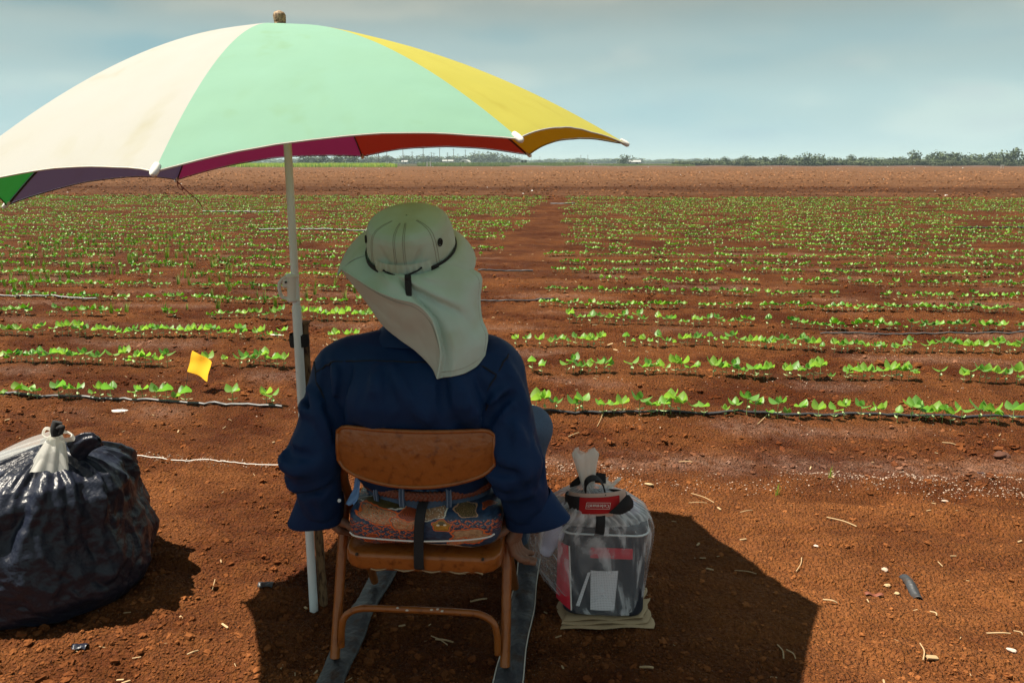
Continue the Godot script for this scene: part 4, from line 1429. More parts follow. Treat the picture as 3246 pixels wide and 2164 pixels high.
func chair() -> void:
	var o := Vector3(-0.396, 0, -1.95)
	var t := thing("folding_chair", "rusty brown metal folding chair the person sits on", "chair", o)
	var legs_x := [-0.227, 0.227]
	for sx: float in [-1.0, 1.0]:
		var x := o.x + sx * 0.227
		# rear leg with a worn foot
		put("rear_leg", rod(Vector3(x, 0.035, -1.832), Vector3(x + sx * -0.004, 0.435, -1.985), 0.0132, 16), M.rusty_paint, t)
		var xf := o.x + sx * 0.206
		var fr := Buf.new()
		fr.tube(curve(P3([Vector3(o.x + sx * 0.222, 0.035, -2.235), Vector3(xf + sx * 0.006, 0.24, -2.09), Vector3(xf, 0.40, -1.985), Vector3(xf - sx * 0.004, 0.52, -1.905), Vector3(-0.383 + sx * 0.180, 0.60, -1.848), Vector3(-0.383 + sx * 0.172, 0.672, -1.812)]), 6), 0.0125, 14)
		put("front_frame", fr.mesh(), M.rusty_paint, t)
		put("pivot_bolt", rod(Vector3(o.x + sx * 0.195, 0.40, -1.978), Vector3(o.x + sx * 0.243, 0.40, -1.978), 0.006, 10), M.dark_metal, t)
	# bowed brace between the rear legs
	var br := Buf.new()
	var bp := PackedVector3Array()
	for q in [[-0.208, 0.07, -1.838], [-0.206, 0.12, -1.842], [-0.196, 0.155, -1.846], [-0.165, 0.174, -1.850], [-0.12, 0.178, -1.852], [0.0, 0.178, -1.853], [0.12, 0.178, -1.852], [0.165, 0.174, -1.850], [0.196, 0.155, -1.846], [0.206, 0.12, -1.842], [0.208, 0.07, -1.838]]:
		bp.append(Vector3(o.x + q[0], q[1], q[2] + 0.004))
	br.tube(curve(bp, 5), 0.0092, 12)
	put("rear_brace", br.mesh(), M.rusty_paint, t)
	# flecks where the paint has chipped off the brace
	for q in [[-0.055, 0.9], [-0.03, 0.3], [0.035, 0.8], [0.05, 1.1], [0.062, 0.6], [0.11, -0.2], [-0.12, 0.2]]:
		var cp := Vector3(o.x + q[0], 0.178, -1.849)
		var nn := Vector3(0, sin(q[1]), cos(q[1]))
		put("paint_chip", lump(60 + int(q[0] * 100.0 + 20.0), 7, 4, 0.5), M.hem if q[1] > 0.25 else M.dark_metal, t, Transform3D(Basis(Vector3.RIGHT, PI / 2 - q[1]).scaled_local(Vector3(0.0046, 0.0008, 0.0028)), cp + nn * 0.0092))
	put("front_brace", rod(Vector3(o.x - 0.215, 0.16, -2.142), Vector3(o.x + 0.215, 0.16, -2.142), 0.008, 12), M.rusty_paint, t)
	# pressed seat pan
	var sc := Vector3(o.x + 0.020, 0, -1.985)
	var prof := [[0.172, 0.165, 0.012], [0.185, 0.178, 0.0], [0.196, 0.190, 0.006], [0.200, 0.194, 0.014], [0.200, 0.194, 0.040], [0.198, 0.192, 0.047], [0.190, 0.184, 0.051], [0.170, 0.165, 0.047], [0.02, 0.02, 0.044]]
	var pan := Buf.new()
	pan.grid(56, prof.size() - 1, func(u: float, v: float) -> Vector3:
		var q: Array = prof[int(roundf(v * (prof.size() - 1)))]
		var p := rounded_loop(q[0], q[1], 0.05, u)
		return sc + Vector3(p.x, q[2] + 0.332 - p.z * 0.10, p.z), true)
	var seat := put("seat", pan.mesh(), M.rusty_paint, t)
	for px in [Vector3(-0.5385, 0.3608, -1.7850), Vector3(-0.2200, 0.3605, -1.7850)]:
		put("rivet_hole", rod(Vector3(px.x, px.y, -1.795), Vector3(px.x, px.y, -1.7895), 0.0038, 10), M.dark_metal, seat)
	# curved back panel with a rolled rim
	var bc := Vector3(-0.383, 0, -1.748)
	var bf := func(u: float, v: float) -> Vector3:
		var s := u * 2.0 - 1.0
		var lo := 0.565 + 0.026 * pow(absf(s), 2.2) + 0.016 * pow(absf(s), 14.0)
		var hi := 0.701 - 0.006 * s * s - 0.014 * pow(absf(s), 18.0)
		var y := lerpf(lo, hi, v)
		return Vector3(bc.x + s * 0.192, y, bc.z - 0.050 * s * s - (y - 0.57) * 0.06 + 0.006 * sin(PI * v))
	var back := Buf.new()
	back.shell(28, 10, bf, 0.0022)
	var bk := put("backrest", back.mesh(), M.rusty_paint, t)
	var rim := PackedVector3Array()
	for i in 29: rim.append(bf.call(i / 28.0, 0.0))
	for i in range(1, 11): rim.append(bf.call(1.0, i / 10.0))
	for i in range(1, 29): rim.append(bf.call(1.0 - i / 28.0, 1.0))
	for i in range(1, 11): rim.append(bf.call(0.0, 1.0 - i / 10.0))
	var rb := Buf.new()
	rb.tube(rim, 0.0052, 8, false)
	put("rolled_rim", rb.mesh(), M.rusty_paint, bk)

	# what lies on it and under it
	var cu := thing("seat_cushion", "plump cushion printed with orange and navy flowers, on the chair seat", "cushion", Vector3(sc.x, 0.39, sc.z))
	var cm := mat("cushion_print", 1, 1, 1, 0.45)
	cm.albedo_texture = cushion_print()
	cm.clearcoat_enabled = true
	cm.clearcoat = 0.08
	cm.clearcoat_roughness = 0.3
	var cb := Buf.new()
	var cshape := func(u: float, v: float) -> Vector3:
		# v runs from the middle of the underside round the edge to the middle of the top
		var w := PI * (v - 0.5)
		var r := pow(maxf(cos(w), 0.0), 0.32)
		var p := rounded_loop(0.194 * r, 0.182 * r, 0.05, u)
		var y := signf(sin(w)) * pow(absf(sin(w)), 0.62) * 0.056
		y += 0.005 * n_low.get_noise_2d(p.x * 12.0 + 3.0, p.z * 12.0) * r
		y *= 1.0 - 0.16 * exp(-pow((p.x + 0.008) / 0.03, 2.0))
		return Vector3(sc.x + 0.003 + p.x, 0.442 + y - p.z * 0.09, sc.z + p.z + 0.006)
	cb.grid(64, 30, cshape, true)
	for i in cb.v.size():
		var p := cb.v[i]
		cb.uv[i] = Vector2((p.x - sc.x) * 2.55 + 0.5, 0.60 - (p.y - 0.385) * 4.9 if p.z > sc.z + 0.13 else 0.60 - (p.y - 0.385) * 4.9 - (sc.z + 0.13 - p.z) * 4.0)
	put("cover", cb.mesh(), cm, cu)
	var pip := Buf.new()
	pip.tube(curve(P3([Vector3(-0.5577, 0.4134, -1.8060), Vector3(-0.5400, 0.4094, -1.7940), Vector3(-0.4888, 0.4094, -1.7840), Vector3(-0.3789, 0.4084, -1.7810), Vector3(-0.2711, 0.4137, -1.7840), Vector3(-0.2090, 0.4228, -1.7870), Vector3(-0.1906, 0.4284, -1.7960)]), 6), 0.0022, 6)
	put("piping", pip.mesh(), M.white_piping, cu)
	var st := thing("black_belt", "black strap wrapped around the cushion and the chair seat", "strap", Vector3(-0.376, 0.33, -1.8))
	var bp2 := curve(P3([Vector3(-0.378, 0.326, -1.83), Vector3(-0.378, 0.330, -1.788), Vector3(-0.378, 0.345, -1.778), Vector3(-0.377, 0.385, -1.776), Vector3(-0.376, 0.43, -1.779), Vector3(-0.374, 0.468, -1.788), Vector3(-0.372, 0.492, -1.82), Vector3(-0.372, 0.500, -1.90), Vector3(-0.372, 0.503, -1.96)]), 6)
	var bb := Buf.new()
	bb.tube(bp2, 0.0125, 10, true, 0.16, Vector3.RIGHT)
	put("webbing", bb.mesh(), M.black_webbing, st)
	var cb2 := Buf.new()
	cb2.shell(20, 8, func(u: float, v: float) -> Vector3: return Vector3(-0.505 + 0.285 * u, 0.322 + 0.028 * v - 0.004 * sin(u * 26.0) * (1.0 - v), -1.792 - 0.26 * v), 0.004)
	tag(put("cardboard_sheet", cb2.mesh(), M.cardboard), "folded cardboard sheet tucked under the chair seat", "cardboard")
	# the two lengths of rubber hose it stands on
	for sd in [[-0.622, 0.0, "flattened black rubber hose under the left chair legs"], [-0.160, 1.0, "flattened black rubber hose with pale stitched lines under the right chair legs"]]:
		var hx: float = sd[0]
		var hs := thing("rubber_runner", sd[2], "rubber hose", Vector3(hx, 0, -2.0), "" )
		var hp := func(u: float) -> Vector3:
			var z := lerpf(-2.40, -1.66, u)
			var y := 0.019 + 0.018 * exp(-pow((z + 2.40) / 0.07, 2.0)) + 0.010 * exp(-pow((z + 1.70) / 0.06, 2.0)) + 0.003 * sin(z * 21.0 + hx * 9.0)
			return Vector3(hx + (0.008 * sin(z * 7.0) + 0.010 if sd[1] == 0.0 else 0.018 - 0.022 * (u - 0.1)), y + height(hx, z) * 0.3, z)
		var hf := func(a: float, u: float) -> Vector3:
			var c := cos(TAU * a)
			var s := sin(TAU * a)
			var w := 0.0385 + 0.003 * sin(u * 13.0 + hx * 20.0)
			return hp.call(u) + Vector3(c * w, s * (0.010 + 0.003 * c) + 0.003 * sin(u * 40.0 + a * 9.0) * absf(s), 0)
		var hb := Buf.new()
		hb.grid(22, 60, hf, true)
		for e in [0.0, 1.0]:
			var at := hb.v.size()
			hb.v.append(hp.call(e)); hb.uv.append(Vector2.ZERO)
			for i in 22: hb.v.append(hf.call(i / 22.0, e)); hb.uv.append(Vector2.ZERO)
			for i in 22: hb.tri(at, at + 1 + i, at + 1 + (i + 1) % 22)
		put("hose", hb.mesh(), M.black_rubber, hs)
		if sd[1] > 0.0:
			for q in [0.06, 0.44]:
				var sp := PackedVector3Array()
				for i in 61: sp.append((hf.call(q, i / 60.0) as Vector3) + Vector3(0, 0.0012, 0))
				var sb := Buf.new()
				sb.tube(sp, 0.0018, 5)
				put("stitched_line", sb.mesh(), M.pale_thread, hs)

# the print on the cushion: a flat pattern on cloth
func cushion_print() -> ImageTexture:
	var w := 420
	var h := 420
	var im := Image.create_empty(w, h, false, Image.FORMAT_RGB8)
	var navy := lin(0.012, 0.026, 0.060)
	var blue := lin(0.026, 0.065, 0.130)
	var orange := lin(0.72, 0.13, 0.020)
	var brick := lin(0.28, 0.05, 0.018)
	var tan := lin(0.55, 0.30, 0.15)
	var ochre := lin(0.52, 0.24, 0.018)
	var olive := lin(0.10, 0.075, 0.02)
	var cream := lin(0.72, 0.66, 0.52)
	var n := FastNoiseLite.new()
	n.seed = 4
	n.frequency = 0.035
	# leaf-like blots: x, y, half width, half height, turn, fill, edge, detail
	var blots := [[160, 60, 150, 62, 0.05, olive, cream, 0], [150, 150, 135, 58, 0.25, tan, orange, 1], [250, 190, 60, 78, -0.5, tan, orange, 1], [285, 118, 60, 70, 0.9, brick, orange, 2], [365, 120, 74, 50, -0.6, tan, cream, 3], [405, 200, 52, 48, 0.3, ochre, orange, 4], [520, 275, 104, 66, -0.25, tan, orange, 5], [470, 330, 70, 26, -0.6, tan, orange, 1], [500, 100, 60, 40, 0.1, olive, tan, 2], [590, 60, 46, 24, -0.8, brick, orange, 2], [112, 325, 26, 48, 0.4, brick, orange, 2], [170, 345, 44, 20, 0.2, brick, orange, 2], [395, 390, 150, 36, 0.0, tan, cream, 3], [590, 400, 42, 40, 0.6, ochre, orange, 1], [210, 470, 100, 60, 0.5, ochre, orange, 1], [430, 520, 120, 70, -0.3, tan, orange, 5], [90, 560, 80, 50, 0.2, brick, cream, 2]]
	for jj in h:
		for ii in w:
			var i := int(ii * 640.0 / w)
			var j := int(jj * 640.0 / h)
			var wob := n.get_noise_2d(i, j)
			var c := navy.lerp(blue, clampf(0.5 + wob, 0.0, 1.0))
			# lattice of orange crosses on the left, and a smaller one at top right
			var in_lattice := (i < 300 and j > 190) or (i > 430 and j > 150 and j < 250) or (j > 440 and i < 420)
			if in_lattice and wob > -0.32:
				var a := fposmod((i + j) * 0.5 + wob * 8.0, 22.0)
				var b := fposmod((i - j) * 0.5 + wob * 8.0, 22.0)
				if a < 5.5 or b < 5.5:
					if n.get_noise_2d(i * 3.0, j * 3.0) > -0.22: c = orange if (a < 5.5) != (b < 5.5) else brick
				elif absf(a - 13.5) < 2.2 and absf(b - 13.5) < 2.2:
					c = cream.darkened(0.35)
			for q in blots:
				var x: float = i - q[0]
				var y: float = j - q[1]
				if absf(x) > 175 or absf(y) > 120: continue
				var cs := cos(q[4] as float); var sn := sin(q[4] as float)
				var px: float = (x * cs + y * sn) / q[2]
				var py: float = (y * cs - x * sn) / q[3]
				# scalloped, curling outline
				var ang := atan2(py, px)
				var r := sqrt(px * px + py * py) / (0.88 + 0.10 * cos(ang * 5.0 + q[0]) + 0.10 * sin(ang * 2.0 + q[1]) + wob * 0.10)
				if r > 1.0: continue
				if r > 0.87: c = q[6]
				elif r > 0.82: c = navy.lerp(q[5], 0.4)
				else:
					c = q[5].darkened(0.12 * (1.0 + wob * 2.0))
					match int(q[7]):
						1:
							var d := fposmod(i * 0.9 + wob * 22.0, 19.0); var e := fposmod(j + wob * 22.0, 17.0)
							var rr := Vector2(d - 9.5, e - 8.5).length()
							if rr > 4.2 and rr < 6.4: c = orange
							elif rr < 2.4: c = cream if n.get_noise_2d(i * 0.6, j * 0.6) > 0.0 else olive.darkened(0.5)
						2:
							if fposmod(r * 7.0 + ang * 1.2, 1.0) < 0.32: c = q[6].darkened(0.2)
						3:
							var d := fposmod(i + wob * 14.0, 15.0); var e := fposmod(j + wob * 14.0, 13.0)
							if Vector2(d - 7.5, e - 6.5).length() < 3.8 and n.get_noise_2d(i * 0.7 + 60, j * 0.7) > -0.1: c = cream
						4:
							if Vector2(x + 14, y + 4).length() < 7.0 or Vector2(x - 14, y + 8).length() < 7.0: c = cream
							elif Vector2(x, y + 18).length() < 15.0: c = olive
						5:
							if r < 0.35 and fposmod(ang * 2.0 + r * 9.0, 1.4) < 0.25: c = brick
			im.set_pixel(ii, jj, c)
	return ImageTexture.create_from_image(im)

# ---------------------------------------------------------------- the seated person, seen from behind
func hand(s: Soft, wrist: Vector3, f: Vector3, back: Vector3, thumb_side: Vector3) -> void:
	# f: from wrist to knuckles, back: out of the back of the hand, thumb_side: towards the thumb
	for k in 4:
		var o := (k - 1.5) * 0.019
		s.bone(wrist + thumb_side * o * 0.6, wrist + f * 0.075 - thumb_side * o, 0.014, 0.012, 0.014)
	var lens := [0.036, 0.043, 0.040, 0.030]
	for k in 4:
		var o := (k - 1.5) * 0.0205
		var p := wrist + f * 0.080 - thumb_side * o
		var d := f
		for j in 3:
			d = d.rotated(thumb_side, 0.62).normalized()
			var l: float = lens[k] * [1.0, 0.72, 0.55][j]
			var q := p + d * l
			s.bone(p, q, 0.0092 - j * 0.0006, 0.0086 - j * 0.0006, 0.004)
			p = q
	var tp := wrist + f * 0.022 + thumb_side * 0.024 - back * 0.006
	var td := (f * 0.6 + thumb_side * 0.75 - back * 0.25).normalized()
	for j in 3:
		var l: float = [0.040, 0.030, 0.024][j]
		s.bone(tp, tp + td * l, 0.0115 - j * 0.001, 0.0105 - j * 0.001, 0.008)
		tp += td * l
		td = (td * 0.8 + f * 0.35 - back * 0.25).normalized()

func person() -> void:
	var c := Vector3(-0.395, 0, -1.93)
	var t := thing("person", "person in a navy shirt and pale sun hat, sitting with their back turned", "person", Vector3(c.x, 0, c.z))
	var neck := Vector3(-0.392, 0.89, -1.965)
	var head := Vector3(-0.398, 1.045, -1.985)
	# --- skin: one body
	var coarse := Soft.new()
	coarse.bone(Vector3(-0.39, 0.56, -1.93), Vector3(-0.392, 0.80, -1.94), 0.085, 0.085, 0.05)
	coarse.bone(Vector3(-0.55, 0.82, -1.93), Vector3(-0.235, 0.825, -1.93), 0.045, 0.045, 0.05)
	coarse.bone(neck - Vector3(0, 0.06, 0), head - Vector3(0, 0.04, -0.02), 0.055, 0.052, 0.04)
	for a in [[Vector3(-0.575, 0.80, -1.92), Vector3(-0.648, 0.605, -1.836), Vector3(-0.662, 0.425, -1.915)], [Vector3(-0.215, 0.81, -1.92), Vector3(-0.140, 0.605, -1.836), Vector3(-0.132, 0.435, -1.905)]]:
		coarse.bone(a[0], a[1], 0.036, 0.032, 0.03)
		coarse.bone(a[1], a[2], 0.032, 0.025, 0.02)
	var body := Buf.new()
	coarse.net(body, 0.013)
	var hs := Soft.new()
	hs.bone(head + Vector3(0, 0.025, 0.012), head + Vector3(0, 0.02, -0.018), 0.083, 0.080, 0.03)      # skull
	hs.bone(head + Vector3(0, -0.035, -0.045), head + Vector3(0, -0.065, -0.062), 0.055, 0.040, 0.04)  # jaw and chin
	hs.bone(head + Vector3(-0.034, -0.02, -0.072), head + Vector3(0.034, -0.02, -0.072), 0.022, 0.022, 0.02)  # cheeks
	hs.bone(head + Vector3(0, 0.012, -0.095), head + Vector3(0, -0.022, -0.112), 0.009, 0.014, 0.012)   # nose
	hs.bone(head + Vector3(-0.03, 0.028, -0.086), head + Vector3(0.03, 0.028, -0.086), 0.010, 0.010, 0.012)  # brow
	for sg in [-1.0, 1.0]:
		hs.bone(head + Vector3(sg * 0.031, 0.010, -0.100), head + Vector3(sg * 0.033, 0.010, -0.100), 0.011, 0.011, 0.008, true)
		hs.bone(head + Vector3(sg * 0.031, 0.010, -0.085), head + Vector3(sg * 0.032, 0.010, -0.085), 0.0105, 0.0105, 0.003)
		hs.bone(head + Vector3(sg * 0.080, 0.012, 0.004), head + Vector3(sg * 0.084, -0.022, 0.0), 0.012, 0.008, 0.008)  # ear
	hs.bone(head + Vector3(-0.020, -0.048, -0.103), head + Vector3(0.020, -0.048, -0.103), 0.0075, 0.0075, 0.006)    # lips
	hs.bone(head + Vector3(-0.022, -0.048, -0.113), head + Vector3(0.022, -0.048, -0.113), 0.0022, 0.0022, 0.004, true)
	hs.bone(head - Vector3(0, 0.05, -0.015), neck + Vector3(0, 0.03, 0.0), 0.053, 0.054, 0.03)
	hs.net(body, 0.005)
	var hl := Soft.new()
	hl.bone(Vector3(-0.668, 0.445, -1.918), Vector3(-0.662, 0.412, -1.928), 0.029, 0.026, 0.02)
	hand(hl, Vector3(-0.662, 0.415, -1.928), Vector3(0.36, -0.80, -0.30).normalized(), Vector3(-0.85, -0.28, 0.30).normalized(), Vector3(0.30, 0.30, 0.80).normalized())
	hl.net(body, 0.004)
	var hr := Soft.new()
	hr.bone(Vector3(-0.132, 0.455, -1.912), Vector3(-0.134, 0.412, -1.922), 0.030, 0.027, 0.02)
	hand(hr, Vector3(-0.134, 0.418, -1.922), Vector3(-0.26, -0.90, -0.22).normalized(), Vector3(0.90, -0.22, 0.28).normalized(), Vector3(-0.25, 0.25, 0.85).normalized())
	hr.net(body, 0.004)
	put("body", body.mesh(), M.skin, t)
	var hair := Soft.new()
	hair.bone(head + Vector3(0, 0.030, 0.018), head + Vector3(0, 0.00, 0.034), 0.083, 0.070, 0.03)
	hair.bone(head + Vector3(-0.03, -0.03, 0.045), head + Vector3(0.03, -0.03, 0.045), 0.040, 0.040, 0.03)
	var hb := Buf.new()
	hair.net(hb, 0.010)
	put("hair", hb.mesh(), M.hair, t)

	# --- shirt
	var s := Soft.new()
	s.bone(Vector3(-0.560, 0.806, -1.925), Vector3(-0.225, 0.816, -1.925), 0.066, 0.066, 0.06)
	s.bone(Vector3(-0.392, 0.878, -1.955), Vector3(-0.545, 0.832, -1.932), 0.058, 0.055, 0.05)
	s.bone(Vector3(-0.392, 0.878, -1.955), Vector3(-0.240, 0.840, -1.932), 0.058, 0.055, 0.05)
	s.bone(Vector3(-0.505, 0.735, -1.938), Vector3(-0.280, 0.735, -1.938), 0.110, 0.110, 0.06)
	s.bone(Vector3(-0.475, 0.752, -1.842), Vector3(-0.300, 0.752, -1.842), 0.088, 0.088, 0.09)
	s.bone(Vector3(-0.490, 0.640, -1.925), Vector3(-0.285, 0.640, -1.925), 0.108, 0.108, 0.06)
	s.bone(Vector3(-0.470, 0.572, -1.915), Vector3(-0.300, 0.572, -1.915), 0.098, 0.098, 0.05)
	# arms
	s.bone(Vector3(-0.596, 0.800, -1.915), Vector3(-0.648, 0.605, -1.830), 0.070, 0.060, 0.04)
	s.bone(Vector3(-0.648, 0.605, -1.830), Vector3(-0.655, 0.455, -1.885), 0.060, 0.056, 0.03)
	s.bone(Vector3(-0.196, 0.808, -1.915), Vector3(-0.140, 0.605, -1.830), 0.070, 0.064, 0.04)
	s.bone(Vector3(-0.140, 0.605, -1.830), Vector3(-0.118, 0.478, -1.880), 0.064, 0.062, 0.03)
	s.bone(Vector3(-0.662, 0.590, -1.828), Vector3(-0.672, 0.570, -1.828), 0.050, 0.044, 0.03)
	# folds: ridges and hollows that run over the cloth
	var folds := [
		[[Vector3(-0.5967, 0.8454, -1.8300), Vector3(-0.5732, 0.8031, -1.8200), Vector3(-0.5672, 0.7410, -1.8200)], 0.012, 0], [[Vector3(-0.6159, 0.8359, -1.8300), Vector3(-0.6062, 0.7813, -1.8300), Vector3(-0.5943, 0.7298, -1.8300)], 0.012, 1],
		[[Vector3(-0.6661, 0.7741, -1.8500), Vector3(-0.6355, 0.7368, -1.8400), Vector3(-0.6068, 0.7245, -1.8400)], 0.010, 0], [[Vector3(-0.6756, 0.7365, -1.8500), Vector3(-0.6442, 0.7122, -1.8400), Vector3(-0.6095, 0.7075, -1.8400)], 0.010, 0], [[Vector3(-0.6526, 0.7521, -1.8500), Vector3(-0.6251, 0.7259, -1.8400), Vector3(-0.6035, 0.7171, -1.8400)], 0.008, 1],
		[[Vector3(-0.5899, 0.7448, -1.8300), Vector3(-0.5799, 0.7036, -1.8200), Vector3(-0.5854, 0.6661, -1.8200)], 0.016, 1], [[Vector3(-0.5510, 0.8409, -1.8300), Vector3(-0.5361, 0.7931, -1.8200), Vector3(-0.5459, 0.7342, -1.8200)], 0.011, 1],
		[[Vector3(-0.4710, 0.8163, -1.8200), Vector3(-0.4662, 0.7671, -1.8150), Vector3(-0.4725, 0.7099, -1.8100)], 0.014, 0], [[Vector3(-0.4353, 0.8243, -1.8200), Vector3(-0.4006, 0.7687, -1.8150), Vector3(-0.3438, 0.7426, -1.8100)], 0.012, 0],
		[[Vector3(-0.3126, 0.8055, -1.8200), Vector3(-0.2987, 0.7494, -1.8150), Vector3(-0.2615, 0.6939, -1.8200)], 0.013, 1], [[Vector3(-0.2949, 0.8131, -1.8200), Vector3(-0.2775, 0.7572, -1.8150), Vector3(-0.2506, 0.7199, -1.8200)], 0.014, 0],
		[[Vector3(-0.2476, 0.7970, -1.8300), Vector3(-0.2375, 0.7536, -1.8300), Vector3(-0.2272, 0.7210, -1.8300)], 0.012, 1], [[Vector3(-0.2201, 0.7211, -1.8300), Vector3(-0.1999, 0.7515, -1.8400), Vector3(-0.1690, 0.7858, -1.8500)], 0.011, 0], [[Vector3(-0.2238, 0.7045, -1.8300), Vector3(-0.1930, 0.7186, -1.8400), Vector3(-0.1620, 0.7421, -1.8500)], 0.010, 0], [[Vector3(-0.2220, 0.7119, -1.8300), Vector3(-0.1964, 0.7340, -1.8400), Vector3(-0.1673, 0.7603, -1.8500)], 0.009, 1],
		[[Vector3(-0.2274, 0.6952, -1.8300), Vector3(-0.2196, 0.6470, -1.8200), Vector3(-0.2116, 0.6138, -1.8100)], 0.014, 1], [[Vector3(-0.5080, 0.7163, -1.8100), Vector3(-0.4515, 0.6957, -1.8100), Vector3(-0.3800, 0.7050, -1.8100)], 0.010, 1],
		[[Vector3(-0.7125, 0.6245, -1.8100), Vector3(-0.6960, 0.5947, -1.8000), Vector3(-0.6599, 0.5903, -1.7900)], 0.012, 0], [[Vector3(-0.7081, 0.6360, -1.8100), Vector3(-0.6800, 0.6179, -1.8000), Vector3(-0.6364, 0.6193, -1.7900)], 0.011, 1], [[Vector3(-0.7093, 0.5554, -1.8300), Vector3(-0.6724, 0.5530, -1.8200), Vector3(-0.6272, 0.5661, -1.8200)], 0.010, 0], [[Vector3(-0.7074, 0.5241, -1.8400), Vector3(-0.6704, 0.5178, -1.8300), Vector3(-0.6209, 0.5351, -1.8300)], 0.009, 1], [[Vector3(-0.6305, 0.7526, -1.8500), Vector3(-0.6195, 0.7100, -1.8200), Vector3(-0.6084, 0.6540, -1.8100)], 0.010, 0],
		[[Vector3(-0.2080, 0.6251, -1.8100), Vector3(-0.1895, 0.5849, -1.8000), Vector3(-0.1543, 0.5711, -1.8000)], 0.011, 0], [[Vector3(-0.2008, 0.6364, -1.8100), Vector3(-0.1753, 0.6040, -1.8000), Vector3(-0.1333, 0.6016, -1.8000)], 0.010, 1], [[Vector3(-0.1917, 0.5502, -1.8200), Vector3(-0.1560, 0.5363, -1.8200), Vector3(-0.1211, 0.5485, -1.8300)], 0.009, 0], [[Vector3(-0.1497, 0.6973, -1.8300), Vector3(-0.1341, 0.6532, -1.8100), Vector3(-0.1263, 0.5981, -1.8000)], 0.011, 0], [[Vector3(-0.1221, 0.6501, -1.8400), Vector3(-0.1107, 0.6093, -1.8300), Vector3(-0.1069, 0.5603, -1.8300)], 0.008, 1], [[Vector3(-0.1823, 0.8395, -1.8800), Vector3(-0.1451, 0.7762, -1.8600), Vector3(-0.1224, 0.7168, -1.8400)], 0.010, 0]]
	var lines := []
	for f in folds:
		var q := PackedVector3Array()
		for p in f[0]: q.append(s.snap(p))
		lines.append([q, f[1], f[2]])
	for f in lines:
		var q: PackedVector3Array = curve(f[0], 3)
		for i in q.size() - 1:
			var w := sin(PI * (i + 0.5) / (q.size() - 1.0))
			var r: float = f[1] * (0.55 + 0.45 * w)
			if f[2] == 0:
				s.bone(q[i], q[i + 1], r * 0.80, r * 0.80, 0.019)
			else:
				s.bone(q[i], q[i + 1], r * 0.68, r * 0.68, 0.022, true)
	var shirt := Buf.new()
	s.net(shirt, 0.0080)
	for i in shirt.v.size():
		var p := shirt.v[i]
		shirt.v[i] = p + Vector3(0.35, 0, 0.9) * ((0.0115 - 0.0095 * exp(-pow((p.y - 0.70) / 0.035, 2.0)) * smoothstep(0.23, 0.19, absf(p.x + 0.387))) * (0.4 - absf(n_mid.get_noise_3d(p.x * 3.2, p.y * 1.7 + p.x, p.z * 2.0))) + 0.0018 * n_clod.get_noise_3d(p.x * 1.1, p.y * 0.7, p.z))
	var sh := put("shirt", shirt.mesh(), M.navy_twill, t)
	# seams
	for q in [[Vector3(-0.6482, 0.8175, -1.8500), Vector3(-0.6083, 0.8353, -1.8400), Vector3(-0.5716, 0.8481, -1.8400), Vector3(-0.5079, 0.8483, -1.8300), Vector3(-0.4512, 0.8408, -1.8300), Vector3(-0.4017, 0.8397, -1.8300), Vector3(-0.3451, 0.8431, -1.8300), Vector3(-0.2834, 0.8475, -1.8400), Vector3(-0.2309, 0.8407, -1.8400), Vector3(-0.1936, 0.8162, -1.8500)], [Vector3(-0.6717, 0.8405, -1.8800), Vector3(-0.6582, 0.8291, -1.8600), Vector3(-0.6482, 0.8175, -1.8500), Vector3(-0.6277, 0.7779, -1.8400), Vector3(-0.6136, 0.7442, -1.8300)], [Vector3(-0.1663, 0.8599, -1.8800), Vector3(-0.1786, 0.8410, -1.8600), Vector3(-0.1936, 0.8162, -1.8500), Vector3(-0.2139, 0.7731, -1.8400), Vector3(-0.2228, 0.7394, -1.8300)]]:
		var pts := PackedVector3Array()
		for p in curve(P3(q), 5): pts.append(s.snap(p))
		var sb := Buf.new()
		sb.tube(pts, 0.0026, 6)
		put("seam", sb.mesh(), M.navy_seam, sh)
	# collar
	var col := Buf.new()
	col.shell(40, 6, func(u: float, v: float) -> Vector3:
		var a := TAU * (0.12 + 0.76 * u) - PI / 2.0
		var flare := v * v
		var ends := pow(absf(u * 2.0 - 1.0), 3.0)
		var rx := lerpf(0.070, 0.142 + 0.018 * ends, flare)
		var rz := lerpf(0.072, 0.110, flare)
		var y := 0.938 - 0.050 * v + 0.012 * sin(v * PI) - 0.02 * v * (1.0 - ends)
		return Vector3(-0.392 + cos(a + PI) * rx, y + 0.012 * sin(a + PI) * -1.0 * v, -1.958 - sin(a) * -rz * 1.0), 0.003)
	put("collar", col.mesh(), M.navy_twill, sh)
	for q in [[Vector3(-0.6215, 0.6702, -1.8600), 0], ]:
		pass
	# loose cuffs
	for q in [
		[Vector3(-0.654, 0.475, -1.885), Vector3(-0.662, 0.412, -1.902), 0.0575, 0.0600, Vector3(-0.030, -0.022, 0.02)],
		[Vector3(-0.119, 0.495, -1.878), Vector3(-0.102, 0.424, -1.892), 0.0635, 0.0655, Vector3(0.036, 0.016, 0.02)]]:
		var top: Vector3 = q[0]
		var bot: Vector3 = q[1]
		var cf := Buf.new()
		var ax := (bot - top).normalized()
		var e1 := ax.cross(Vector3.BACK).normalized()
		var e2 := ax.cross(e1)
		cf.shell(36, 8, func(u: float, v: float) -> Vector3:
			var a := TAU * u
			var r := lerpf(q[2], q[3], v) + 0.004 * sin(a * 3.0 + v * 2.0) * v
			var out := e1 * cos(a) + e2 * sin(a) * 0.86
			var lean: float = maxf(0.0, out.dot((q[4] as Vector3).normalized()))
			return top.lerp(bot, v) + out * r + (q[4] as Vector3) * lean * lean * v * 1.1, 0.0032)
		var cfn := put("cuff", cf.mesh(), M.navy_twill, sh)
		var hem := PackedVector3Array()
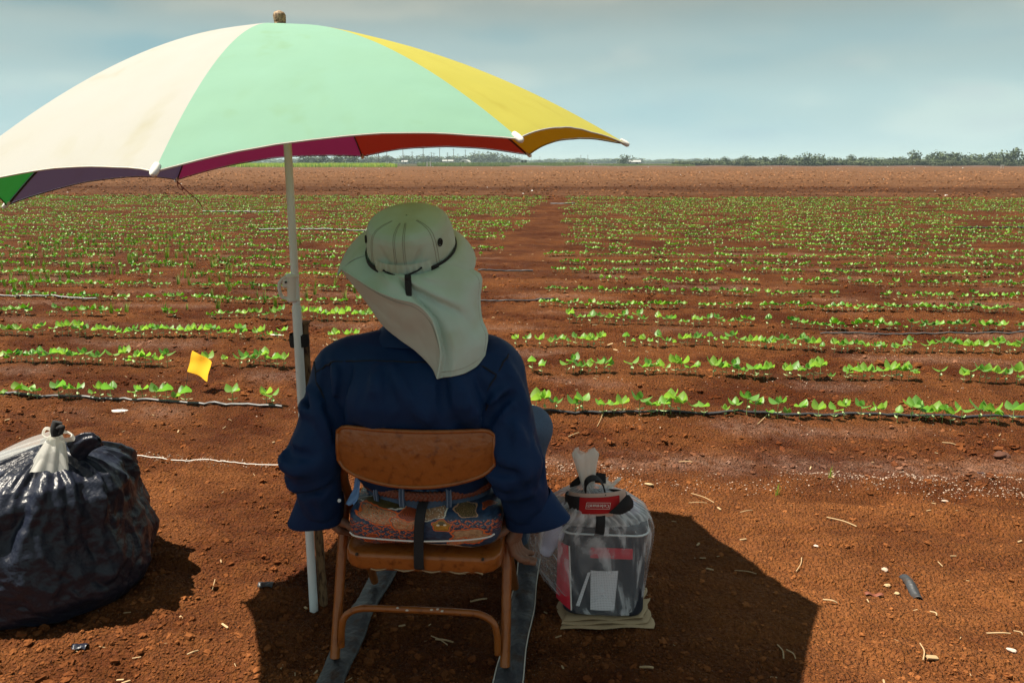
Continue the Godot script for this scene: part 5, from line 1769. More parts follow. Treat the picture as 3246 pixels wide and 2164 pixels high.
		for i in 37:
			var a := TAU * i / 36.0
			var out := e1 * cos(a) + e2 * sin(a) * 0.86
			var lean: float = maxf(0.0, out.dot((q[4] as Vector3).normalized()))
			hem.append(top.lerp(bot, 0.97) + out * (q[3] + 0.002 + 0.004 * sin(a * 3.0 + 2.0)) + (q[4] as Vector3) * lean * lean * 1.07)
		var hm := Buf.new()
		hm.tube(hem, 0.0028, 6, false)
	put("cuff_button", rod(Vector3(-0.5973, 0.4743, -1.8580), Vector3(-0.5948, 0.4780, -1.8500), 0.005, 10), M.pole_paint, sh)

	# --- jeans, belt and boots
	var j := Soft.new()
	j.bone(Vector3(-0.450, 0.530, -1.925), Vector3(-0.305, 0.530, -1.925), 0.090, 0.090, 0.05)
	for q in [[Vector3(-0.455, 0.535, -1.96), Vector3(-0.585, 0.505, -2.33), Vector3(-0.575, 0.09, -2.46)], [Vector3(-0.315, 0.535, -1.96), Vector3(-0.138, 0.520, -2.33), Vector3(-0.195, 0.09, -2.46)]]:
		j.bone(q[0], q[1], 0.085, 0.066, 0.05)
		j.bone(q[1], q[2], 0.066, 0.050, 0.03)
	j.bone(Vector3(-0.20, 0.57, -2.24), Vector3(-0.12, 0.53, -2.28), 0.02, 0.02, 0.03)
	j.bone(Vector3(-0.19, 0.545, -2.20), Vector3(-0.10, 0.50, -2.24), 0.010, 0.010, 0.03, true)
	var jb := Buf.new()
	j.net(jb, 0.012)
	var jn := put("jeans", jb.mesh(), M.denim, t)
	var ring := func(a: float, r: float, y: float) -> Vector3:
		return Vector3(-0.378 + cos(a) * (0.163 + r), y - 0.012 * sin(a), -1.925 + sin(a) * (0.094 + r))
	var bl := Buf.new()
	for k in 3:
		var pts := PackedVector3Array()
		for i in 181:
			var a := TAU * i / 180.0
			var w := a * 32.0 + TAU * k / 3.0
			pts.append(ring.call(a, 0.007 + 0.0025 * sin(w * 2.0), 0.520 + 0.009 * sin(w)))
		bl.tube(pts, 0.0056, 6, false)
	put("belt", bl.mesh(), M.leather, t)
	var wb := Buf.new()
	wb.grid(60, 4, func(u: float, v: float) -> Vector3: return ring.call(TAU * u, 0.002 - 0.001 * v, 0.536 - 0.058 * v), true)
	put("waistband", wb.mesh(), M.denim, jn)
	for u: Vector3 in [Vector3(-0.4248, 0.5038, -1.8300), Vector3(-0.3060, 0.5057, -1.8300), Vector3(-0.5296, 0.4988, -1.8600)]:
		var lp := Buf.new()
		var a := atan2(0.1, (u.x + 0.378) * 0.6)
		lp.shell(3, 6, func(p: float, q: float) -> Vector3:
			return (ring.call(a + (p - 0.5) * 0.085, 0.012 + 0.002 * sin(PI * q), 0.541 - 0.050 * q) as Vector3), 0.004)
		var lpn := put("belt_loop", lp.mesh(), M.denim, jn)
		for sg: float in [-0.32, 0.32]:
			var st := Buf.new()
			var pts := PackedVector3Array()
			for i in 6: pts.append(ring.call(a + sg * 0.085, 0.0155 + 0.002 * sin(PI * i / 5.0), 0.539 - 0.046 * i / 5.0))
			st.tube(pts, 0.0012, 5)
			put("stitching", st.mesh(), M.denim_stitch, lpn)
	for x in [-0.575, -0.195]:
		var b := Soft.new()
		b.bone(Vector3(x, 0.13, -2.465), Vector3(x, 0.05, -2.47), 0.050, 0.046, 0.03)
		b.bone(Vector3(x, 0.045, -2.45), Vector3(x, 0.035, -2.64), 0.044, 0.034, 0.03)
		var bb := Buf.new()
		b.net(bb, 0.012)
		put("boot", bb.mesh(), M.boot, t)
	# pale blue rag caught at the left of the waist
	var rag := Buf.new()
	rag.shell(8, 14, func(u: float, v: float) -> Vector3:
		var p := patch([[Vector3(-0.5558, 0.5317, -1.8700), Vector3(-0.5406, 0.5366, -1.8650)], [Vector3(-0.5601, 0.5051, -1.8650), Vector3(-0.5429, 0.5054, -1.8600)], [Vector3(-0.5710, 0.4854, -1.8600), Vector3(-0.5456, 0.4835, -1.8500)], [Vector3(-0.5795, 0.4658, -1.8550), Vector3(-0.5576, 0.4664, -1.8500)]], u, v)
		return p + Vector3(0, 0.002 * sin(u * 9.0), 0.004 * sin(u * 7.0 + v * 6.0)), 0.002)
	put("blue_rag", rag.mesh(), mat("rag_blue", 0.16, 0.33, 0.62, 0.9), t)

	sun_hat(t)

func sun_hat(t: Node3D) -> void:
	var h := Node3D.new()
	h.name = "sun_hat"
	t.add_child(h)
	h.set_meta("label", "pale grey green sun hat with a neck flap and black cord")
	var o: Vector3 = Vector3(-0.4122, 1.1119, -1.9550)
	var tilt := 0.40
	var up := Vector3(-0.03, cos(tilt), sin(tilt)).normalized()
	var ex := Vector3(1, 0.03, 0).normalized()
	var ez := ex.cross(up).normalized()
	# a ring point: angle from the back of the head, positive to the right
	var at := func(a: float, rx: float, rz: float, y: float) -> Vector3:
		return o + ex * sin(a) * rx + ez * cos(a) * rz + up * y
	var prof := [[0.1085, 0.120, -0.004], [0.1095, 0.121, 0.010], [0.1080, 0.118, 0.026], [0.1055, 0.115, 0.044], [0.102, 0.110, 0.060], [0.096, 0.102, 0.0725], [0.085, 0.089, 0.0815], [0.066, 0.067, 0.0865], [0.038, 0.038, 0.0890], [0.002, 0.002, 0.0898]]
	var crown_at := func(a: float, v: float) -> Vector3:
		var f := clampf(v, 0.0, 0.9999) * (prof.size() - 1)
		var i := int(f)
		var p: Array = prof[i]
		var q: Array = prof[i + 1]
		var k := f - i
		var rx := lerpf(p[0], q[0], k)
		var rz := lerpf(p[1], q[1], k)
		var y := lerpf(p[2], q[2], k)
		# cloth gathered over the elastic at the back, panels slightly flattened between seams
		var back := exp(-pow(a / 0.62, 2.0))
		var g := 1.0 + back * exp(-v * 7.0) * 0.022 * sin(a * 26.0) - back * exp(-pow((v - 0.16) / 0.12, 2.0)) * 0.035
		g *= 1.0 - 0.055 * back * exp(-pow((v - 0.33) / 0.18, 2.0)) * absf(sin(a * 5.0 + 0.5))
		g -= 0.065 * exp(-pow((absf(a + 0.03) - (0.20 + 0.85 * v)) / 0.075, 2.0)) * exp(-pow((v - 0.22) / 0.15, 2.0))
		g *= 1.0 + 0.016 * cos(a * 3.0) * (1.0 - v) - 0.02 * exp(-pow((absf(a) - 0.40) / 0.16, 2.0)) * exp(-pow((v - 0.32) / 0.2, 2.0))
		g *= 1.0 + 0.012 * n_low.get_noise_3d(sin(a) * 2.0, v * 3.0, cos(a) * 2.0)
		return at.call(a, rx * g, rz * g, y)
	var cb := Buf.new()
	cb.grid(96, 40, func(u: float, v: float) -> Vector3: return crown_at.call(TAU * (u - 0.5), v), true)
	put("crown", cb.mesh(), M.hat_cloth, h)
	# stitched seams of the crown
	for a: float in [-0.155, -0.115, 0.055, 0.095, -0.86, -0.80, 0.80, 0.87]:
		var pts := PackedVector3Array()
		for i in 31:
			var v := 0.05 + 0.83 * i / 30.0
			var q: Vector3 = crown_at.call(a * (1.0 + (0.8 * pow(v, 3.0) if absf(a) < 0.3 else 0.0)), v)
			pts.append(q + (q - o).normalized() * 0.0002)
		var sb := Buf.new()
		sb.tube(pts, 0.0009, 5)
		put("seam", sb.mesh(), M.hat_seam, h)
	for q in [[0.98, 0.36], [-1.22, 0.36]]:
		var p: Vector3 = crown_at.call(q[0], q[1])
		var n := ((p - o) - up * (p - o).dot(up) * 0.6).normalized()
		var eb := Buf.new()
		var ring := PackedVector3Array()
		var b := towards(Vector3.ZERO, n)
		for i in 17: ring.append(p + n * 0.0015 + (b.x * cos(TAU * i / 16.0) * 0.0065 + b.z * sin(TAU * i / 16.0) * 0.0085))
		eb.tube(ring, 0.0017, 6, false)
		eb.tube(P3([p - n * 0.004, p + n * 0.0016]), 0.0055, 12)
		put("eyelet", eb.mesh(), M.black_webbing, h)
	# black band strap round the sides, elastic gather at the back, cord with a toggle
	for sg in [-1.0, 1.0]:
		var bb := Buf.new()
		bb.shell(24, 3, func(u: float, v: float) -> Vector3:
			var a: float = sg * lerpf(0.62, 2.3, u)
			return at.call(a, 0.1125, 0.1240, 0.004 - 0.013 * v), 0.002)
		put("band_strap", bb.mesh(), M.black_webbing, h)
	var gb := Buf.new()
	gb.grid(60, 6, func(u: float, v: float) -> Vector3:
		var a := lerpf(-0.66, 0.66, u)
		var r := 0.0025 * sin(PI * v) + 0.0022 * sin(u * 62.0) * sin(PI * v)
		return at.call(a, 0.111 + r, 0.1225 + r, 0.022 - 0.030 * v))
	put("gathered_back", gb.mesh(), M.hat_cloth, h)
	var cd := Buf.new()
	cd.tube(curve(P3([at.call(-0.44, 0.114, 0.1265, 0.004), at.call(-0.2, 0.115, 0.1275, -0.003), at.call(0.05, 0.115, 0.1285, -0.003), at.call(0.30, 0.114, 0.1270, 0.004), at.call(0.42, 0.114, 0.1260, 0.010)]), 8), 0.0022, 7)
	put("cord", cd.mesh(), M.black_webbing, h)
	var k0: Vector3 = Vector3(-0.3931, 1.0622, -1.8150)
	var k1: Vector3 = Vector3(-0.3884, 1.0176, -1.8000)
	var tg := Buf.new()
	tg.tube(P3([k0 + Vector3(0, 0.004, 0), k0, k0.lerp(k1, 0.5), k1, k1 - Vector3(0, 0.003, 0)]), PackedFloat32Array([0.004, 0.0075, 0.0082, 0.0072, 0.004]), 10, true, 0.45, Vector3.RIGHT)
	tg.tube(P3([k0 + Vector3(-0.004, -0.004, 0.004), k0 + Vector3(0.008, -0.004, 0.004)]), 0.006, 8)
	put("toggle_strap", tg.mesh(), M.black_webbing, h)
	# brim over the face and sides
	var br := Buf.new()
	br.shell(60, 10, func(u: float, v: float) -> Vector3:
		var a := lerpf(0.80, TAU - 1.34, u)
		var side := absf(sin(a))
		var left := maxf(0.0, -sin(a))
		var right_ := maxf(0.0, sin(a))
		var w := (0.074 - 0.028 * right_ + 0.008 * left) * v
		var drop := -0.004 - (0.018 + 0.016 * side + 0.012 * left + 0.014 * right_) * (clampf(1.0 + 1.1 * cos(a), 0.3, 1.0) if a > PI else 1.0) * pow(v, 2.4)
		var fade := smoothstep(0.0, 0.12, u)
		return at.call(a, 0.109 + w * (0.45 + 0.55 * fade), 0.120 + w * (0.5 + 0.5 * fade), drop), 0.003)
	put("brim", br.mesh(), M.hat_cloth, h)
	# rows of stitching on the brim
	for v in [0.3, 0.5, 0.7, 0.9]:
		pass
	# the neck flap: right part hanging, left part turned over on itself
	var right := [
		[Vector3(-0.4716, 1.0688, -1.8700), Vector3(-0.4258, 1.0646, -1.8620), Vector3(-0.3845, 1.0639, -1.8600), Vector3(-0.3459, 1.0685, -1.8720), Vector3(-0.3264, 1.0864, -1.9050), Vector3(-0.3184, 1.1158, -1.9600)],
		[Vector3(-0.4518, 1.0571, -1.8350), Vector3(-0.4127, 1.0545, -1.8280), Vector3(-0.3783, 1.0549, -1.8280), Vector3(-0.3399, 1.0588, -1.8380), Vector3(-0.3156, 1.0756, -1.8800), Vector3(-0.3031, 1.1077, -1.9480)],
		[Vector3(-0.3986, 1.0263, -1.8120), Vector3(-0.3833, 1.0224, -1.8200), Vector3(-0.3542, 1.0259, -1.8180), Vector3(-0.3122, 1.0343, -1.8320), Vector3(-0.2803, 1.0550, -1.8800), Vector3(-0.2663, 1.0666, -1.9450)],
		[Vector3(-0.3678, 1.0003, -1.8000), Vector3(-0.3574, 0.9948, -1.8160), Vector3(-0.3302, 0.9966, -1.8080), Vector3(-0.2911, 1.0033, -1.8220), Vector3(-0.2575, 1.0233, -1.8700), Vector3(-0.2352, 1.0455, -1.9350)],
		[Vector3(-0.3370, 0.9680, -1.7920), Vector3(-0.3267, 0.9622, -1.8080), Vector3(-0.3025, 0.9628, -1.8000), Vector3(-0.2730, 0.9681, -1.8120), Vector3(-0.2516, 0.9807, -1.8550), Vector3(-0.2374, 0.9932, -1.9200)],
		[Vector3(-0.3206, 0.9211, -1.7850), Vector3(-0.3105, 0.9180, -1.8000), Vector3(-0.2863, 0.9217, -1.7920), Vector3(-0.2609, 0.9269, -1.8030), Vector3(-0.2412, 0.9373, -1.8380), Vector3(-0.2298, 0.9472, -1.8930)],
		[Vector3(-0.3130, 0.8792, -1.7800), Vector3(-0.3030, 0.8763, -1.7930), Vector3(-0.2790, 0.8814, -1.7860), Vector3(-0.2533, 0.8882, -1.7960), Vector3(-0.2284, 0.9008, -1.8250), Vector3(-0.2130, 0.9138, -1.8680)],
		[Vector3(-0.3210, 0.8272, -1.7760), Vector3(-0.3088, 0.8277, -1.7880), Vector3(-0.2834, 0.8334, -1.7820), Vector3(-0.2577, 0.8381, -1.7920), Vector3(-0.2352, 0.8479, -1.8180), Vector3(-0.2183, 0.8670, -1.8500)]]
	var fb := Buf.new()
	var ripple := func(p: Vector3, u: float, v: float) -> Vector3:
		var ridge := u - (0.22 + 1.15 * (v - 0.08))
		var fold := 0.013 * exp(-pow(ridge / 0.075, 2.0)) - 0.010 * exp(-pow((ridge + 0.17) / 0.085, 2.0)) + 0.006 * exp(-pow((ridge - 0.26) / 0.07, 2.0))
		return p + Vector3(0, 0, fold * sin(PI * u) * smoothstep(0.0, 0.15, v) + 0.0065 * n_low.get_noise_2d(u * 3.2, v * 2.2 + 5.0) * sin(PI * u) + 0.004 * sin(u * 11.0 - v * 3.0) * v * sin(PI * u))
	fb.shell(34, 34, func(u: float, v: float) -> Vector3: return ripple.call(patch(right, u, v), u, v), 0.0022)
	put("neck_flap", fb.mesh(), M.hat_cloth, h)
	var strip_ := [
		[Vector3(-0.5109, 1.1227, -1.9650), Vector3(-0.4929, 1.0966, -1.9300), Vector3(-0.4708, 1.0748, -1.8920), Vector3(-0.4440, 1.0654, -1.8650), Vector3(-0.4173, 1.0634, -1.8500), Vector3(-0.3982, 1.0478, -1.8400)],
		[Vector3(-0.5241, 1.1116, -1.9550), Vector3(-0.5078, 1.0833, -1.9150), Vector3(-0.4811, 1.0626, -1.8720), Vector3(-0.4483, 1.0535, -1.8320), Vector3(-0.4160, 1.0445, -1.8220), Vector3(-0.3959, 1.0235, -1.8120)],
		[Vector3(-0.5512, 1.0841, -1.9300), Vector3(-0.5200, 1.0627, -1.8900), Vector3(-0.4751, 1.0418, -1.8450), Vector3(-0.4300, 1.0302, -1.8120), Vector3(-0.3912, 1.0207, -1.8030), Vector3(-0.3668, 0.9976, -1.7990)],
		[Vector3(-0.5861, 1.0627, -1.9300), Vector3(-0.5273, 1.0455, -1.8650), Vector3(-0.4700, 1.0246, -1.8220), Vector3(-0.4184, 1.0110, -1.7960), Vector3(-0.3684, 1.0007, -1.7860), Vector3(-0.3351, 0.9689, -1.7850)]]
	var ub := Buf.new()
	ub.shell(30, 10, func(u: float, v: float) -> Vector3: return patch(strip_, u, v), 0.0022)
	put("flap_upper_fold", ub.mesh(), M.hat_cloth, h)
	var under := [
		[Vector3(-0.5863, 1.0626, -1.9305), Vector3(-0.5274, 1.0452, -1.8655), Vector3(-0.4701, 1.0243, -1.8225), Vector3(-0.4185, 1.0107, -1.7965), Vector3(-0.3685, 1.0004, -1.7865), Vector3(-0.3352, 0.9685, -1.7855), Vector3(-0.3183, 0.9223, -1.7800), Vector3(-0.3116, 0.8804, -1.7755), Vector3(-0.3208, 0.8267, -1.7745)],
		[Vector3(-0.5872, 1.0584, -1.9350), Vector3(-0.5390, 1.0335, -1.8860), Vector3(-0.4903, 0.9982, -1.8520), Vector3(-0.4412, 0.9671, -1.8260), Vector3(-0.3981, 0.9473, -1.8120), Vector3(-0.3612, 0.9220, -1.8040), Vector3(-0.3362, 0.8907, -1.7970), Vector3(-0.3242, 0.8605, -1.7900), Vector3(-0.3219, 0.8255, -1.7790)],
		[Vector3(-0.5876, 1.0547, -1.9400), Vector3(-0.5498, 1.0251, -1.9050), Vector3(-0.5078, 0.9813, -1.8800), Vector3(-0.4661, 0.9366, -1.8520), Vector3(-0.4226, 0.9075, -1.8320), Vector3(-0.3823, 0.8839, -1.8180), Vector3(-0.3524, 0.8603, -1.8060), Vector3(-0.3346, 0.8429, -1.7950), Vector3(-0.3232, 0.8241, -1.7830)]]
	var lb := Buf.new()
	lb.shell(40, 12, func(u: float, v: float) -> Vector3:
		return patch(under, u, v) + Vector3(0, 0, (0.004 * sin(u * 13.0 + v * 4.0) + 0.007 * n_low.get_noise_2d(u * 5.0 + 30.0, v * 2.0)) * sin(PI * v) * sin(PI * u)), 0.0022)
	put("flap_underside", lb.mesh(), M.hat_underside, h)
	# lines of stitching inside the hem
	var sl := PackedVector3Array()
	for i in 41: sl.append(patch(under, 0.03 + 0.95 * i / 40.0, 0.075) + Vector3(0, 0, 0.0022))
	var sr := PackedVector3Array()
	for i in 25:
		var uu := lerpf(0.06, 0.955, i / 24.0)
		sr.append((ripple.call(patch(right, uu, 0.965), uu, 0.965) as Vector3) + Vector3(0, 0, 0.0012))
	for i in 25:
		var vv := lerpf(0.95, 0.30, i / 24.0)
		sr.append((ripple.call(patch(right, 0.955, vv), 0.955, vv) as Vector3) + Vector3(0.0005, 0, 0.0012))
	var sh := Buf.new()
	sh.tube(sl, 0.0008, 5)
	sh.tube(sr, 0.0008, 5)
	put("stitching", sh.mesh(), M.hat_seam, h)
	var hp := PackedVector3Array()
	for i in 41: hp.append(patch(under, i / 40.0, 0.0) + Vector3(0, 0.0005, 0.0012))
	var hm := Buf.new()
	hm.tube(hp, 0.0024, 7)
	put("hem", hm.mesh(), M.hat_cloth, h)
	var rp := PackedVector3Array()
	for i in 21: rp.append(ripple.call(patch(right, i / 20.0, 1.0), i / 20.0, 1.0))
	for i in range(1, 21): rp.append(ripple.call(patch(right, 1.0, 1.0 - i / 20.0), 1.0, 1.0 - i / 20.0))
	var rb := Buf.new()
	rb.tube(rp, 0.0021, 6)
	put("hem", rb.mesh(), M.hat_cloth, h)

# ---------------------------------------------------------------- cooler in a clear bag
func cooler() -> void:
	var o := Vector3(0.093, 0.0, -2.205)
	var gy_ := height(0.1, -2.2)
	# flattened carton below
	var cd := thing("flattened_carton", "flattened brown cardboard carton under the bagged cooler", "cardboard", Vector3(0.1, gy_, -2.17))
	for k in 3:
		var b := Buf.new()
		b.shell(14, 10, func(u: float, v: float) -> Vector3:
			var x := lerpf(-0.034 + 0.012 * k, 0.236 - 0.008 * k, u) + (0.01 * sin(v * 9.0 + k))
			var z := lerpf(-2.30, -2.068 - 0.012 * k, v) - 0.030 * (u - 0.2) * v
			return Vector3(x, gy_ + 0.008 + 0.0065 * k + 0.0025 * sin(u * 11.0 + k * 2.0) * v, z), 0.0035)
		put("cardboard_layer", b.mesh(), M.cardboard, cd)
	var y0 := gy_ + 0.026
	var t := thing("cooler", "dark soft-sided cooler with red panels and a red shoulder strap, inside the clear bag", "cooler", Vector3(o.x, y0, o.z))
	var hx := 0.119
	var hz := 0.098
	var prof := [[0.90, 0.0], [0.97, 0.004], [1.0, 0.014], [1.0, 0.10], [1.0, 0.22], [1.01, 0.258], [0.99, 0.262]]
	var b := Buf.new()
	b.grid(56, prof.size() - 1, func(u: float, v: float) -> Vector3:
		var q: Array = prof[int(roundf(v * (prof.size() - 1)))]
		var p := rounded_loop(hx * q[0], hz * q[0], 0.04, u)
		return Vector3(o.x + p.x, y0 + q[1], o.z + p.z), true)
	put("body", b.mesh(), M.cooler_fabric, t)
	var lid := Buf.new()
	var lp := [[1.02, 0.256], [1.05, 0.262], [1.05, 0.274], [1.01, 0.280], [0.85, 0.288], [0.5, 0.294], [0.01, 0.296]]
	lid.grid(56, lp.size() - 1, func(u: float, v: float) -> Vector3:
		var q: Array = lp[int(roundf(v * (lp.size() - 1)))]
		var p := rounded_loop(hx * q[0], hz * q[0], 0.04, u)
		return Vector3(o.x + p.x, y0 + q[1], o.z + p.z), true)
	put("lid", lid.mesh(), M.cooler_lid, t)
	var rim := PackedVector3Array()
	for i in 57:
		var p := rounded_loop(hx * 1.055, hz * 1.055, 0.04, i / 56.0)
		rim.append(Vector3(o.x + p.x, y0 + 0.262, o.z + p.z))
	var rb := Buf.new()
	rb.tube(rim, 0.0032, 6, false)
	put("lid_rim", rb.mesh(), M.pole_paint, t)
	var fz := o.z + hz + 0.003
	# red side pocket with white piping
	var a0: Vector3 = Vector3(-0.0391, 0.2552, -2.1080)
	var a1: Vector3 = Vector3(-0.0102, 0.2490, -2.1040)
	var a2: Vector3 = Vector3(-0.0008, 0.0474, -2.1040)
	var a3: Vector3 = Vector3(-0.0432, 0.0730, -2.1120)
	var pk := Buf.new()
	pk.shell(4, 8, func(u: float, v: float) -> Vector3: return (a0.lerp(a1, u)).lerp(a3.lerp(a2, u), v) + Vector3(0, 0, 0.004 + 0.005 * sin(PI * u) - 0.016 * (1.0 - u)), 0.004)
	put("side_pocket", pk.mesh(), M.cooler_red, t)
	var pp := Buf.new()
	pp.tube(P3([a1 + Vector3(0.002, 0, 0.006), a2 + Vector3(0.002, 0, 0.006)]), 0.0024, 6)
	put("piping", pp.mesh(), M.white_piping, t)
	var lb := Buf.new()
	var l0: Vector3 = Vector3(0.0518, 0.2482, -2.1000)
	var l1: Vector3 = Vector3(0.1724, 0.2154, -2.1000)
	lb.box(Transform3D(Basis(), (l0 + l1) / 2 + Vector3(0, 0, 0.002)), Vector3(l1.x - l0.x, l0.y - l1.y, 0.006), 0.002)
	put("red_flap", lb.mesh(), M.cooler_red, t)
	var mesh_m := mat("mesh_net", 1, 1, 1, 0.7)
	var im := Image.create_empty(96, 96, false, Image.FORMAT_RGB8)
	for j in 96:
		for i in 96:
			var d := absf(fposmod(i / 24.0, 1.0) - 0.5) + absf(fposmod(j / 24.0, 1.0) - 0.5)
			im.set_pixel(i, j, lin(0.05, 0.055, 0.075) if d < 0.24 else lin(0.72, 0.72, 0.76))
	mesh_m.albedo_texture = ImageTexture.create_from_image(im)
	mesh_m.uv1_scale = Vector3(4, 6, 1)
	var mp := Buf.new()
	mp.grid(4, 6, func(u: float, v: float) -> Vector3:
		var p: Vector3 = (Vector3(0.0546, 0.1775, -2.1000) as Vector3).lerp(Vector3(0.1328, 0.1796, -2.1000), u).lerp((Vector3(0.0560, 0.0527, -2.1000) as Vector3).lerp(Vector3(0.1251, 0.0547, -2.1000), u), v)
		return p + Vector3(0, 0, 0.004 + 0.004 * sin(PI * u)))
	put("mesh_pocket", mp.mesh(), mesh_m, t)
	var ms := Buf.new()
	ms.grid(1, 6, func(u: float, v: float) -> Vector3:
		return (Vector3(0.0460, 0.1689, -2.1000) as Vector3).lerp(Vector3(0.0547, 0.1720, -2.1000), u).lerp((Vector3(0.0142, 0.0632, -2.1000) as Vector3).lerp(Vector3(0.0243, 0.0609, -2.1000), u), v) + Vector3(0, 0, 0.003))
	var mm2: StandardMaterial3D = mesh_m.duplicate()
	mm2.uv1_scale = Vector3(0.6, 5, 1)
	put("mesh_edge", ms.mesh(), mm2, t)
	# shoulder strap lying in a loop on top of the bag
	var sc := Vector3(0.066, 0, -2.135)
	var strap := Node3D.new()
	strap.name = "shoulder_strap"
	t.add_child(strap)
	var loop := func(a: float, v: float, grow: float) -> Vector3:
		# a: 0 right, quarter turn towards the camera; v 0 top edge, 1 bottom edge
		var rx := 0.088 + grow
		var rz := 0.047 + grow
		var s := sin(a)
		var y := 0.408 - 0.050 * v + 0.006 * cos(a) - 0.012 * (1.0 - s) * 0.5
		return Vector3(sc.x + cos(a) * (rx - 0.004 * (1.0 - v)), y, sc.z + s * rz + 0.010 * v * maxf(s, 0.0))
	for q in [["pad_lining", M.strap_lining, 0.02 * PI, 0.90 * PI, -0.0025, -0.16, 1.16], ["red_pad", M.strap_red, 0.24 * PI, 0.70 * PI, 0.0022, 0.04, 0.94], ["webbing", M.black_webbing, 0.68 * PI, 1.30 * PI, 0.0025, 0.02, 0.96], ["webbing", M.black_webbing, 1.30 * PI, 1.97 * PI, 0.0, 0.1, 0.8]]:
		var sb := Buf.new()
		sb.shell(26, 5, func(u: float, v: float) -> Vector3: return loop.call(lerpf(q[2], q[3], u), lerpf(q[5], q[6], v), q[4]), 0.0035)
		put(q[0], sb.mesh(), q[1], strap)
	# the fold of black webbing that crosses the right end of the pad
	var fw := [[Vector3(0.1497, 0.4150, -2.0920), Vector3(0.1569, 0.4131, -2.0910), Vector3(0.1674, 0.3956, -2.0960)], [Vector3(0.1232, 0.3890, -2.0780), Vector3(0.1496, 0.3904, -2.0770), Vector3(0.1677, 0.3791, -2.0920)], [Vector3(0.0996, 0.3664, -2.0740), Vector3(0.1321, 0.3642, -2.0730), Vector3(0.1588, 0.3728, -2.0820)]]
	var fb := Buf.new()
	fb.shell(8, 10, func(u: float, v: float) -> Vector3: return patch(fw, u, v), 0.003)
	put("webbing", fb.mesh(), M.black_webbing, strap)
	# lettering woven into the pad, upside down as the strap lies
	var w := loop.call(0.485 * PI, 0.47, 0.0052) as Vector3
	var wn := Vector3(-0.02, 0.22, 1.0).normalized()
	var wx := Vector3(-1, -0.035, -0.02).normalized()
	wx = (wx - wn * wx.dot(wn)).normalized()
	var wb := Basis(wx, wn.cross(wx), wn)
	var f := SystemFont.new()
	f.font_names = PackedStringArray(["Droid Serif"])
	f.font_weight = 700
	var tx := TextMesh.new()
	tx.text = "Coleman"
	tx.font = f
	tx.font_size = 32
	tx.pixel_size = 0.00038
	tx.depth = 0.0008
	put("lettering", tx, M.logo_print, strap, Transform3D(wb, w - wx * 0.0035))
	var tr := TextMesh.new()
	tr.text = "R"
	tr.font = f
	tr.font_size = 16
	tr.pixel_size = 0.00032
	tr.depth = 0.0008
	put("lettering", tr, M.logo_print, strap, Transform3D(wb, w + wx * 0.0265))
	var circ := PackedVector3Array()
	for i in 17: circ.append(w + wx * 0.0265 + wb.y * 0.0001 + (wx * cos(TAU * i / 16.0) + wb.y * sin(TAU * i / 16.0)) * 0.0042)
	var cbf := Buf.new()
	cbf.tube(circ, 0.0005, 5, false)
	var fr := PackedVector3Array()
	for q in [[-0.0315, 0.0085], [0.0345, 0.0085], [0.0315, -0.0085], [-0.0345, -0.0085], [-0.0315, 0.0085]]:
		fr.append(w + wx * q[0] + wb.y * q[1])
	for i in 4: cbf.tube(P3([fr[i], fr[i + 1]]), 0.0007, 5)
	put("logo_frame", cbf.mesh(), M.logo_print, strap)
	# strap end down the front, and the gathered loop with its buckle behind the pad
	var dn := Buf.new()
	dn.shell(4, 14, func(u: float, v: float) -> Vector3:
		var c := along(P3([Vector3(0.0772, 0.3618, -2.0880), Vector3(0.0784, 0.3430, -2.0720), Vector3(0.0768, 0.3113, -2.0720), Vector3(0.0728, 0.2833, -2.0800), Vector3(0.0724, 0.2602, -2.0940)]), v)
		return c + Vector3((u - 0.5) * 0.026, 0, 0), 0.003)
	put("webbing", dn.mesh(), M.black_webbing, strap)
	var lpb := Buf.new()
	lpb.shell(20, 4, func(u: float, v: float) -> Vector3:
		var c := along(P3([Vector3(0.0325, 0.4108, -2.1100), Vector3(0.0333, 0.4377, -2.1150), Vector3(0.0477, 0.4505, -2.1200), Vector3(0.0673, 0.4499, -2.1200), Vector3(0.0822, 0.4341, -2.1150), Vector3(0.0873, 0.4149, -2.1050)]), u)
		return c + Vector3(0.004 * v, -0.004 * v, (v - 0.5) * 0.030), 0.003)
	put("webbing", lpb.mesh(), M.black_webbing, strap)
	var bk := Buf.new()
	bk.shell(8, 4, func(u: float, v: float) -> Vector3: return (Vector3(0.0548, 0.4463, -2.1700) as Vector3).lerp(Vector3(0.0933, 0.4469, -2.1650), u) + Vector3(0, -0.026 * v, 0.012 * v), 0.004)
	bk.shell(8, 4, func(u: float, v: float) -> Vector3: return (Vector3(-0.0086, 0.4022, -2.1900) as Vector3).lerp(Vector3(0.0263, 0.4359, -2.1900), u) + Vector3(0, -0.024 * v, 0.016 * v), 0.004)
	put("buckle_end", bk.mesh(), M.black_webbing, strap)

	# towel bundled on the lid and down the left side
	var tw := Soft.new()
	tw.bone(Vector3(0.0, y0 + 0.292, -2.20), Vector3(0.17, y0 + 0.290, -2.21), 0.032, 0.030, 0.04)
	tw.bone(Vector3(0.03, y0 + 0.305, -2.17), Vector3(0.13, y0 + 0.315, -2.20), 0.036, 0.030, 0.04)
	tw.bone(Vector3(-0.045, y0 + 0.255, -2.16), Vector3(-0.075, y0 + 0.185, -2.15), 0.030, 0.022, 0.04)
	tw.bone(Vector3(-0.01, y0 + 0.288, -2.17), Vector3(-0.05, y0 + 0.25, -2.16), 0.028, 0.028, 0.04)
	var twb := Buf.new()
	tw.net(twb, 0.008)
	for i in twb.v.size():
		var p := twb.v[i]
		twb.v[i] = p + Vector3(0, 0.008, 0.005) * n_mid.get_noise_3d(p.x * 5.0, p.y * 3.0, p.z * 5.0)
